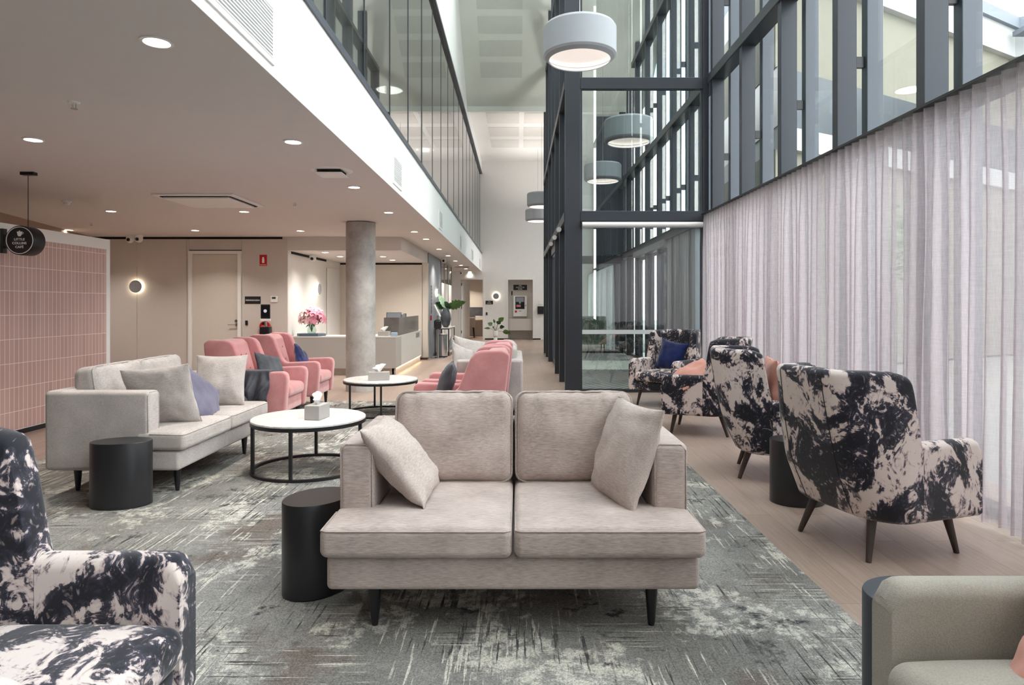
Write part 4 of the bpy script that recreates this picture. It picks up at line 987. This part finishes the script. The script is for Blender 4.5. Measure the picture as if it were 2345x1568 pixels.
# coffee tables
def coffee_table(label, loc):
    T = thing('coffee_table', label, 'coffee table', loc, 0, 'round marble-top coffee tables')
    MB().lathe([(.44, .405), (.452, .408), (.452, .42), (.448, .424), (.001, .424)], 0, 0, 72).build('tabletop', M['marble'], T, True, sharp=30)
    MB().lathe([(.44, .38), (.455, .38), (.455, .407), (.44, .407), (.44, .38)], 0, 0, 72, cap=False).build('top_ring', M['black'], T, True, sharp=30)
    MB().lathe([(.43, 0), (.455, 0), (.455, .022), (.43, .022), (.43, 0)], 0, 0, 72, cap=False).build('base_ring', M['black'], T, True, sharp=30)
    for a in (-90, -10, 100, 215):
        x, y = .443 * math.cos(R(a)), .443 * math.sin(R(a)); MB().box(x - .012, x + .012, y - .012, y + .012, .02, .385).build('leg', M['black'], T)
    return T
t1 = coffee_table('marble-top coffee table between the left and middle sofas', (-1.71, 5.38, .009))
dup(t1, (-1.70, 8.15, .009), 12, 'marble-top coffee table between the two rows of pink armchairs')
def tissue_box(label, loc, rz, w=.25, d=.13, h=.1):
    T = thing('tissue_box', label, 'tissue box', loc, rz, 'grey tissue boxes')
    MB().box(-w / 2, w / 2, -d / 2, d / 2, 0, h, .003, 1).build('cover', M['tbox'], T)
    def fn(u, v):
        a = u * 2 * PI; r = .012 + .045 * v * (1 + .35 * math.sin(2 * a + 1)); z = h + .085 * v * (.8 + .35 * math.sin(a * 1.0 + .6))
        return (r * math.cos(a) + .012 * v * math.sin(5 * a), r * .55 * math.sin(a) + .01 * v * math.sin(4 * a), z)
    MB().grid(fn, 36, 8, cu=True).build('tissue', M['tissue'], T, True)
tissue_box('grey tissue box on the nearer coffee table', (-1.62, 5.30, .434), 82, .2, .125, .115)
tissue_box('grey tissue box on the farther coffee table', (-1.69, 8.0, .434), 8)

def drum(label, loc, rz, m='drum', sx=.185, sy=.14):
    h = .43
    T = tag(MB().lathe([(.97, 0), (1, .004), (1, h - .006), (.985, h), (.001, h)], 0, 0, 72, sx=sx, sy=sy).build('side_table', M[m], smooth=True, sharp=30), label, 'side table', 'oval drum side tables')
    T.location = loc; T.rotation_euler = (0, 0, R(rz)); return T
M['drumg'] = mat('graphite_drum_lacquer', lin((62, 66, 72)), .4, var=.04)
drum('black oval drum table in front of the left sofa arm', (-2.66, 4.40, .009), 10, sx=.19, sy=.13)
drum('black oval drum table against the left end of the middle sofa', (-.952, 3.12, .009), 60, sx=.175, sy=.14)
drum('dark drum table behind the nearest ink-print armchair', (1.92, 4.50, 0), 0, sx=.18, sy=.15)
drum('graphite drum table behind the sage grey armchair', (1.29, 2.08, 0), 0, 'drumg', sx=.18, sy=.15)

# ------------------------------------------------------------------ reception
rd = thing('reception_desk', 'L-shaped grey reception desk with lit plinth', 'reception desk')
XR, YD0 = -2.34, 12.6
MB().box(-4.36, XR, YD0, YD0 + .6, .13, .72).build('front_panel', M['desk'], rd)
MB().box(XR - .55, XR, YD0 + .6, 15.95, .13, .72).build('return_panel', M['desktop'], rd)
MB().box(-4.36, XR, YD0 - .004, YD0 + .62, .72, .745).box(XR - .57, XR + .003, YD0 + .62, 15.95, .72, .745).build('worktop', M['desktop'], rd)
MB().box(-4.36, XR - .06, YD0 + .14, YD0 + .2, 0, .13).build('plinth', M['plinth'], rd)
MB().box(XR - .1, XR - .03, YD0 + .14, 15.95, 0, .13).build('plinth', M['plinth'], rd)
MB().box(XR - .025, XR - .008, YD0 + .2, 15.9, .118, .13).build('led_strip', M['led'], rd)
MB().box(XR - .012, XR - .002, 12.95, 15.5, .745, 1.10).box(XR - .30, XR - .012, 12.95, 12.96, .745, 1.10).build('privacy_screen', M['smoke'], rd)
MB().box(XR, XR + .006, 15.1, 15.6, .60, .70).build('socket_plate', M['steel'], rd)
# end switch on the skirting is inside the wall panel
ZD = .745
fl = thing('lily_arrangement', 'glass vase of pink lilies on the reception desk', 'flowers', (px(712, 0, 12.75).x, 12.8, ZD + .05))
rnd = random.Random(5)
MB().lathe([(.07, 0), (.09, .05), (.07, .12), (.062, .17), (.058, .17), (.066, .12), (.085, .05), (.066, .004), (.001, .004)], 0, 0, 24).build('vase', glass('vase_glass', (.86, .93, .9), 1.2, .05), fl, True)
def lily(mb, c, d, s):
    d = d.normalized(); a = d.orthogonal().normalized(); b_ = d.cross(a); bm = bmesh.new()
    for k in range(6):
        an = k * PI / 3 + rnd.random() * .3; r = a * math.cos(an) + b_ * math.sin(an); tn = d.cross(r); L = s * (.9 + .2 * rnd.random()); rows = []
        for i in range(5):
            f = i / 4; w_ = s * .26 * math.sin(PI * min(.97, f * .85 + .12)); p = c + r * (L * f * (.6 + .4 * f)) + d * (L * (.55 * f - .5 * f * f * f))
            rows.append((bm.verts.new(p - tn * w_), bm.verts.new(p + d * -.1 * w_), bm.verts.new(p + tn * w_)))
        for x, y in zip(rows, rows[1:]): bm.faces.new((x[0], x[1], y[1], y[0])); bm.faces.new((x[1], x[2], y[2], y[1]))
    mb.merge(bm)
for k in range(36):
    a = rnd.random() * 2 * PI; el = rnd.uniform(-.15, 1.35); d = Vector((math.cos(a) * math.cos(el), math.sin(a) * math.cos(el) * .8, math.sin(el)))
    c = Vector((0, 0, .28)) + Vector((d.x * .23, d.y * .17, d.z * .20)); mb = MB(); lily(mb, c, d + Vector((0, -.3, .1)), .095 + rnd.random() * .025)
    mb.build('blossom', M['petal'] if c.x > -.02 else M['petal2'], fl, True)
for k in range(12):
    a = k / 12 * 2 * PI; r = .05 + .16 * rnd.random(); MB().tube([(0, 0, .03), (.3 * r * math.cos(a), .3 * r * math.sin(a), .16), (r * math.cos(a), r * math.sin(a), .30)], .004, 5).build('stem', M['leafg'], fl)
def leaf(mb, base, tip, w, droop=.2, notch=0, roll=0):
    base, tip = Vector(base), Vector(tip); ax = tip - base; L = ax.length; ax.normalize(); side = ax.cross(Vector((0, 0, 1)))
    if side.length < .1: side = Vector((1, 0, 0))
    side.normalize(); up = side.cross(ax); side, up = side * math.cos(roll) + up * math.sin(roll), up * math.cos(roll) - side * math.sin(roll); bm = bmesh.new(); n = 12; rows = []
    for i in range(n + 1):
        f = i / n; ww = w * math.sin(PI * min(1, f ** .7)) * (1 - (notch if i % 2 else 0)); c = base + ax * L * f - Vector((0, 0, droop * L * f * f))
        rows.append((bm.verts.new(c - side * ww + up * ww * .25), bm.verts.new(c), bm.verts.new(c + side * ww + up * ww * .25)))
    for x, y in zip(rows, rows[1:]):
        for q in (0, 1):
            try: bm.faces.new((x[q], x[q + 1], y[q + 1], y[q]))
            except ValueError: pass
    mb.merge(bm)
for k in range(10):
    a = rnd.random() * 2 * PI; mb = MB(); leaf(mb, (.05 * math.cos(a), .05 * math.sin(a), .18), (.22 * math.cos(a), .18 * math.sin(a), .12 + .2 * rnd.random()), .022, .1); mb.build('leaf', M['leafd'], fl, True)
tag(MB().prism([(px(680, 0, 12.8).x + a, 12.8 + b) for a, b in ((.0, 0), (.1, -.16), (.46, -.16), (.57, 0), (.46, .16), (.1, .16))], 'z', ZD, ZD + .05, .005, 1).build('tray', M['tray']), 'slate blue hexagonal tray under the lilies', 'tray')
def monitor(label, x, y, w, h, z, rz):
    T = thing('computer_monitor', label, 'monitor', (x, y, z), rz, 'reception computer monitors')
    MB().box(-w / 2, w / 2, -.012, .012, .12, .12 + h, .004, 1).build('screen', M['screen'], T); MB().box(-w / 2 + .01, w / 2 - .01, -.03, -.012, .12 + h * .45, .12 + h - .01, .004, 1).build('back_cover', M['silver'], T)
    MB().box(-.02, .02, -.01, .01, 0, .2).build('stand_neck', M['silver'], T); MB().box(-.1, .1, -.08, .08, 0, .01).build('foot', M['silver'], T)
monitor('silver-backed monitor standing left of the smoky desk screen', px(899, 0, 13.1).x - .02, 13.1 + .25, .30, .33, ZD, 12)
monitor('dark monitor peeking over the smoky desk screen', px(927, 0, 14.3).x - .12, 14.2, .34, .30, ZD, 0)
tissue_box('grey tissue box on the reception desk corner', (px(881, 0, 12.9).x, 12.85, ZD), -10, .22, .12, .09)
tag(MB().lathe([(.035, 0), (.035, .09), (.012, .11), (.012, .14), (.03, .145)], 0, 0, 16).build('sanitiser_bottle', M['ceramic'], smooth=True, loc=(px(886, 0, 13.1).x - .02, 13.12, ZD + .0)), 'white pump bottle behind the reception tissue box', 'bottle')
tag(MB().box(-.06, .06, -.04, .04, 0, .07, .01).build('wipes_pack', mat('pale_blue_plastic', lin((150, 176, 196)), .4), loc=(px(904, 0, 12.75).x, 12.7, ZD)), 'pale blue pack of wipes on the reception desk corner', 'wipes')

# ---- admin wall fittings
sg = thing('wall_sign', 'black Administration sign beside the cream door', 'sign', px(579, 687, 12.5))
MB().box(-.15, .15, -.008, 0, -.07, .07).build('plate', M['signk'], sg); text('Administration', .045, M['textw'], sg, (0, -.009, 0))
fe = thing('wall_sign', 'red fire extinguisher pictogram sign high on the greige wall', 'sign', px(603, 596, 12.5))
MB().box(-.07, .07, -.006, 0, -.105, .105).build('plate', M['red'], fe)
MB().lathe([(.022, -.05), (.022, .03), (.01, .05)], 0, -.007, 12, sy=.1).box(-.016, .016, -.009, -.006, .05, .062).build('extinguisher_symbol', M['textw'], fe)
MB().box(-.06, .06, -.008, -.006, -.09, -.08).build('white_line', M['textw'], fe)
th = thing('thermostat', 'white thermostat right of the Administration sign', 'thermostat', px(628, 685, 12.5))
MB().box(-.065, .065, -.02, 0, -.06, .06, .004, 1).build('housing', M['white'], th); MB().box(-.035, .035, -.022, -.02, .005, .045).build('display', mat('lcd_green_grey', lin((70, 84, 66)), .3), th)
cr = tag(MB().box(-.022, .022, -.025, 0, -.045, .045, .004, 1).build('card_reader', M['black'], loc=px(565, 739, 12.5)), 'small black card reader beside the administration door', 'card reader')
tag(MB().box(-.03, .03, -.025, 0, -.055, .055, .004, 1).build('card_reader', M['black'], loc=px(1114.5, 718, YW)), 'small black card reader beside the far office door', 'card reader')
kk = thing('check_in_kiosk', 'slim check-in tablet kiosk standing before the greige wall', 'kiosk', (px(608, 0, 11.9).x, 11.9, 0))
kx = 0
MB().box(-.085, .085, -.012, .012, 1.10, 1.36, .006, 1).build('tablet', M['black'], kk); MB().box(-.075, .075, -.0135, -.012, 1.15, 1.33).build('display', M['screen'], kk)
MB().lathe([(.03, -.0145), (.03, -.0135)], 0, 0, 24, axis='y', cz=1.24).build('display_icon', M['screenblue'], kk)
MB().box(-.09, .09, -.014, .014, 1.06, 1.10).build('speaker_bar', M['white'], kk); MB().tube([(0, .02, 0), (0, .02, 1.08)], .022, 12).build('pole', M['chrome'], kk, True, sharp=40)
MB().lathe([(.18, 0), (.18, .012)], 0, .02, 32).build('foot', M['black'], kk, True, sharp=40)
MB().box(-.09, .09, -.06, .08, .80, .96, .02, 3).build('sanitiser_tray', M['black'], kk)
fx = thing('fire_extinguisher', 'red fire extinguisher on the wall behind the kiosk', 'fire extinguisher', (px(604, 0, 12.4).x, 12.40, .45))
MB().lathe([(.075, 0), (.08, .02), (.08, .42), (.06, .49), (.02, .52)], 0, 0, 24).build('cylinder', M['red'], fx, True, sharp=50)
MB().box(-.03, .03, -.02, .02, .52, .57).build('valve', M['black'], fx); MB().lathe([(.1, .04), (.1, .08)], 0, 0, 24, axis='y', cz=.49).build('location_disc', M['red'], fx)

# ---- cafe sign
cs = thing('cafe_sign', 'round black café drum sign hanging before the tiled screen', 'sign', (px(45, 0, 6.35).x, 6.35, px(0, 550, 6.35).z))
MB().lathe([(.140, 0), (.143, .004), (.143, .15), (.138, .154)], 0, 0, 64, axis='y').build('drum', M['black'], cs, True, sharp=40)
MB().lathe([(.132, -.003), (.132, 0), (.126, 0), (.126, -.003), (.132, -.003)], 0, 0, 64, axis='y', cap=False).build('rim_line', M['textw'], cs)
text('LITTLE', .031, M['textw'], cs, (0, -.004, .008), space=1.15); text('COLLINS', .031, M['textw'], cs, (0, -.004, -.029), space=1.15); text('CAFÉ', .031, M['textw'], cs, (0, -.004, -.066), space=1.15)
MB().prism([(-.026, .084), (.028, .084), (.016, .045), (.008, .038), (-.008, .038), (-.016, .045)], 'y', -.004, -.001).box(-.006, .006, -.004, -.001, .086, .093).tube([(.024, -.003, .078), (.037, -.003, .076), (.036, -.003, .064), (.022, -.003, .058)], .0022, 6).build('cup_symbol', M['textw'], cs)
MB().tube([(.03, .07, .14), (.03, .07, HC - 1.977)], .004, 6).build('cord', M['leg'], cs); MB().box(-.03, .10, .04, .10, HC - 1.977 - .03, HC - 1.977).build('canopy', M['black'], cs)
MB().box(-.2, -.14, .06, .09, .035, .06).box(-.2, -.14, .06, .09, -.075, -.05).box(-.23, -.2, .05, .1, -.12, .12).build('bracket', M['black'], cs)

# ---- grey wall corner: console, vases, bin, stand
con = thing('console_table', 'narrow black-framed console table against the grey wall', 'console table', (-2.0, 18.1, 0))
f = MB()
for x in (-.18, .18):
    for y in (-.75, .75): f.box(x - .012, x + .012, y - .012, y + .012, 0, .72)
f.box(-.19, .19, -.76, -.735, .70, .72).box(-.19, .19, .735, .76, .70, .72).box(.168, .192, -.75, .75, .70, .72).box(-.192, -.168, -.75, .75, .70, .72).build('frame', M['black'], con)
MB().box(-.2, .2, -.77, .77, .72, .745).build('tabletop', M['marble'], con); MB().box(-.18, .18, -.75, .75, .10, .115).build('shelf', M['marble'], con)
vz = thing('monstera_vase', 'tall graphite vase of large leaves on the console table', 'vase', (-1.94, 17.75, .745))
MB().lathe([(.06, 0), (.11, .08), (.145, .22), (.13, .36), (.085, .48), (.07, .53), (.06, .53), (.11, .3), (.001, .05)], 0, 0, 28).build('vase', M['vased'], vz, True, sharp=60)
for (tp, w_, mm, dr) in (((-.22, -.1, .98), .10, 'leafp', .1), ((-.3, -.05, .66), .13, 'leafd', .0), ((.05, -.15, .72), .13, 'leafd', .1), ((.55, .0, .72), .13, 'leafg', .05), ((.2, .1, .62), .1, 'leafg', .2)):
    mb = MB(); leaf(mb, (tp[0] * .15, tp[1] * .15, .52), tp, w_ * 1.3, dr, .3, 1.0); mb.build('leaf', M[mm], vz, True)
wv = tag(MB().lathe([(.05, 0), (.09, .06), (.10, .14), (.06, .24), (.03, .30), (.035, .34)], 0, 0, 24).build('white_vase', M['ceramic'], smooth=True, loc=(-1.86, 18.5, .115)), 'white ceramic vase on the console lower shelf', 'vase')
bn = thing('pedal_bin', 'polished steel cylindrical bin beside the console table', 'bin', (-1.93, 16.98, 0))
MB().lathe([(.115, 0), (.115, .55)], 0, 0, 40).build('body', M['chrome'], bn, True, sharp=40); MB().lathe([(.118, .55), (.118, .59), (.10, .61), (.001, .615)], 0, 0, 40).build('lid', M['steel'], bn, True, sharp=40)
MB().lathe([(.117, 0), (.117, .03)], 0, 0, 40).build('base_ring', M['black'], bn)
st = thing('sanitiser_stand', 'chrome floor stand with tablet and black dispenser by the grey wall', 'stand', (-2.02, 16.62, 0))
MB().lathe([(.19, 0), (.19, .015), (.03, .03)], 0, 0, 32).build('foot', M['chrome'], st, True, sharp=40); MB().tube([(0, 0, .02), (0, 0, 1.08)], .026, 16).build('pole', M['steel'], st, True, sharp=40)
MB().rbox(-.09, .10, -.14, 0, .74, .98, .06, 4, 4).build('dispenser', M['black'], st, True)
MB().prism([(-.1, 1.36), (-.075, 1.36), (.075, 1.06), (.05, 1.06)], 'y', -.1, .08).build('tablet', M['textw'], st)
ws = thing('wall_sign', 'narrow lettered directory sign on the grey wall', 'sign', (-2.22, 16.9, 1.55), 90)
MB().box(-.08, .08, -.008, 0, -.42, .30).build('plate', mat('sign_grey', lin((96, 98, 104)), .5), ws)
for k in range(7): MB().box(-.04, .0, -.01, -.008, .22 - k * .09, .25 - k * .09).build('text_line', M['textw'], ws)
cp_ = tag(MB().box(0, .03, -.04, .04, -.06, .06).build('call_point', M['red'], loc=(-2.22, 16.75, 1.02)), 'small red call point on the grey wall', 'call point')
# metal framed glazed screen beyond the grey wall
gs = sroot('window_6', 'slim metal framed glazed screen after the grey wall')
for y in (19.0, 19.9, 20.9, 22.0): MB().box(-2.24, -2.2, y - .02, y + .02, 0, HC).build('post', M['steel'], gs)
MB().box(-2.24, -2.2, 19, 22, HC - .04, HC).build('head_rail', M['steel'], gs)
MB().box(-2.225, -2.215, 19, 22, 0, 2.0).build('lower_panel', M['greige'], gs); MB().box(-2.225, -2.215, 19, 22, 2.0, HC - .04).build('pane', M['glassv'], gs)

# ---- end wall fittings
fp = thing('fire_indicator_panel', 'white fire indicator cabinet with screen in the niche', 'fire panel', px(1191.3, 700.4, YW + .45) + Vector((0, 0, 0)))
MB().box(-.275, .275, -.16, 0, -.41, .41, .008, 1).build('cabinet', M['white'], fp)
MB().box(-.19, .17, -.165, -.16, -.12, .36).build('display_window', M['screen'], fp)
MB().box(-.17, .15, -.17, -.165, .16, .34).build('upper_display', mat('display_grey', lin((150, 150, 165)), .4), fp)
MB().box(-.15, .02, -.17, -.165, -.04, .05).build('pink_label', mat('label_pink', lin((214, 120, 130)), .5), fp)
MB().lathe([(.04, -.171), (.04, -.165)], -.01, 0, 20, axis='y', cz=.13).build('green_lamp', mat('lamp_green', lin((90, 190, 150)), .4), fp)
MB().lathe([(.045, -.164), (.045, -.16)], -.17, 0, 20, axis='y', cz=-.22).build('red_label', M['red'], fp); MB().box(-.05, .04, -.163, -.16, -.21, -.19).build('key_label', M['black'], fp)
MB().box(.2, .23, -.175, -.16, .0, .04).build('latch', M['black'], fp)
s_ = thing('wall_sign', 'black FIRE INDICATOR PANEL sign above the white cabinet', 'sign', px(1191.3, 658, YW + .45))
MB().box(-.27, .27, -.01, 0, -.105, .105).build('plate', M['signk'], s_)
for k, tx in enumerate(('FIRE', 'INDICATOR', 'PANEL')): text(tx, .062, M['textw'], s_, (0, -.012, .065 - .065 * k))
s_ = thing('wall_sign', 'black Care Manager sign beside the far office door', 'sign', px(1120.5, 692.5, YW))
MB().box(-.145, .145, -.01, 0, -.07, .07).build('plate', M['signk'], s_); text('Care', .05, M['textw'], s_, (0, -.012, .028)); text('Manager', .05, M['textw'], s_, (0, -.012, -.028))
nc = thing('niche_cabinet', 'low greige two-door cupboard mounted in the niche', 'cupboard', ((NI0 + NI1) / 2, YW + .1, 0))
hw = (NI1 - NI0) / 2 - .002
MB().box(-hw, hw, .02, .35, .35, .81).build('body', M['greige'], nc)
for s in (-1, 1): a, b = sorted((s * .003, s * hw)); MB().box(a, b, 0, .02, .352, .808).build('door', M['greige'], nc)
tag(MB().box(-.02, .02, -.03, 0, -.08, .08, .004, 1).build('handset', M['black'], loc=px(1172.5, 671, YW + .45)), 'small black key switch left of the fire panel sign', 'switch')
tm = tag(MB().box(-.07, .07, -.02, 0, -.07, .07, .005, 1).build('thermostat', M['white'], loc=px(1238, 692, YW)), 'white thermostat on the end wall by the niche', 'thermostat')
mbx = thing('letter_box', 'black wall box below the end wall thermostat', 'letter box', px(1238, 710, YW)); MB().box(-.12, .12, -.1, 0, -.15, .15, .005, 1).build('box', M['black'], mbx); MB().box(-.01, .01, -.103, -.1, .05, .07).build('lock', M['steel'], mbx)
# potted plant
pp = thing('potted_plant', 'leafy plant in a white footed pot before the end wall', 'plant', (-.83, 24.75, 0))
MB().lathe([(.08, 0), (.075, .05), (.05, .15), (.09, .17), (.1, .2), (.1, .38), (.085, .38), (.08, .22)], 0, 0, 24).build('pot', M['ceramic'], pp, True, sharp=50)
for (tp, w_) in (((-.30, 0, .70), .10), ((.32, 0, .92), .12), ((-.12, -.1, .52), .09), ((.60, 0, .30), .11), ((.35, .1, .55), .10), ((-.45, 0, .50), .05), ((-.08, 0, .85), .05), ((.18, -.1, .78), .09)):
    bs = Vector((tp[0] * .45, tp[1] * .45, .38 + (tp[2] - .38) * .6)); MB().tube([(0, 0, .34), bs * .7 + Vector((0, 0, .13)), bs], .006, 5).build('stem', M['stem'], pp)
    mb = MB(); leaf(mb, bs, Vector(tp), w_ * 1.1, .15, .15, .9); mb.build('leaf', M['leafg'] if w_ > .1 else M['leafd'], pp, True)
# office contents
od = thing('office_desk', 'pale wall desk seen through the office doorway', 'desk', (-2.0, 28.2, 0)); MB().box(-1.3, 1.4, -.35, .38, .70, .74).build('desktop', M['desktop'], od)
MB().box(-1.3, 1.4, .36, .39, .74, 1.25).build('pin_board', M['charcoal'], od); MB().box(-1.3, -1.25, -.3, .38, 0, .7).box(1.35, 1.4, -.3, .38, 0, .7).build('leg_panel', M['desktop'], od)
oc = thing('office_chair', 'grey upholstered tub chair at the office desk', 'chair', (-2.05, 27.2, 0))
MB().rbox(-.3, .3, -.3, .25, .42, .54, .05, 4, 3).build('seat', M['sofal'], oc, True); MB().rbox(-.32, .32, -.34, -.24, .42, .84, .04, 4, 3).build('backrest', M['sofal'], oc, True)
for x in (-.22, .22):
    for y in (-.25, .2): MB().tube([(x * 1.15, y * 1.15, 0), (x, y, .43)], .014, 8, r2=.022).build('leg', M['black'], oc)
osf = thing('wall_shelf', 'pale wall cupboard with open shelf inside the office', 'shelf', (-2.6, 28.45, 1.45)); MB().box(-.6, .35, -.15, .15, 0, .02).box(-.6, .35, -.15, .15, .4, .42).box(-.6, .35, -.15, .15, .95, .97).box(.33, .35, -.15, .15, 0, .97).build('carcass', M['white'], osf)
tag(MB().box(-.25, .25, -.12, .12, 0, .14, .006, 1).build('document_box', M['greige'], loc=(-1.55, 28.1, .74)), 'pale document box on the office desk', 'box')
ol = dup(proto, (-2.1, 27.6, 2.6), 0, 'downlight inside the far office', 'downlights in the office'); area(ol, (0, 0, -.03), .1, 16)
# green sofa seen through the lobby
gf = thing('armchair', 'sage green armchair seen from behind through the lobby glass', 'armchair', (2.2, 19.4, 0))
MB().rbox(-.42, .42, -.1, .06, .18, 1.02, .05, 4, 3).build('backrest', M['green'], gf, True); MB().rbox(-.38, .38, .05, .65, .2, .46, .04, 4, 3).build('seat', M['green'], gf, True)
for s in (-1, 1): a, b = sorted((s * .34, s * .44)); MB().rbox(a, b, 0, .7, .18, .66, .04, 4, 3).build('arm', M['green'], gf, True)
for x in (-.36, .36):
    for y in (-.03, .6): MB().lathe([(.014, 0), (.024, .19)], x, y, 12).build('leg', M['leg'], gf)
gt = thing('dining_table', 'table with dark base behind the green armchair', 'table', (1.5, 20.2, 0)); MB().box(-.45, .4, -.4, .4, .80, .84).build('tabletop', M['greige'], gt); MB().box(-.04, .04, -.04, .04, 0, .8).box(-.25, .25, -.25, .25, 0, .02).build('pedestal', M['black'], gt)
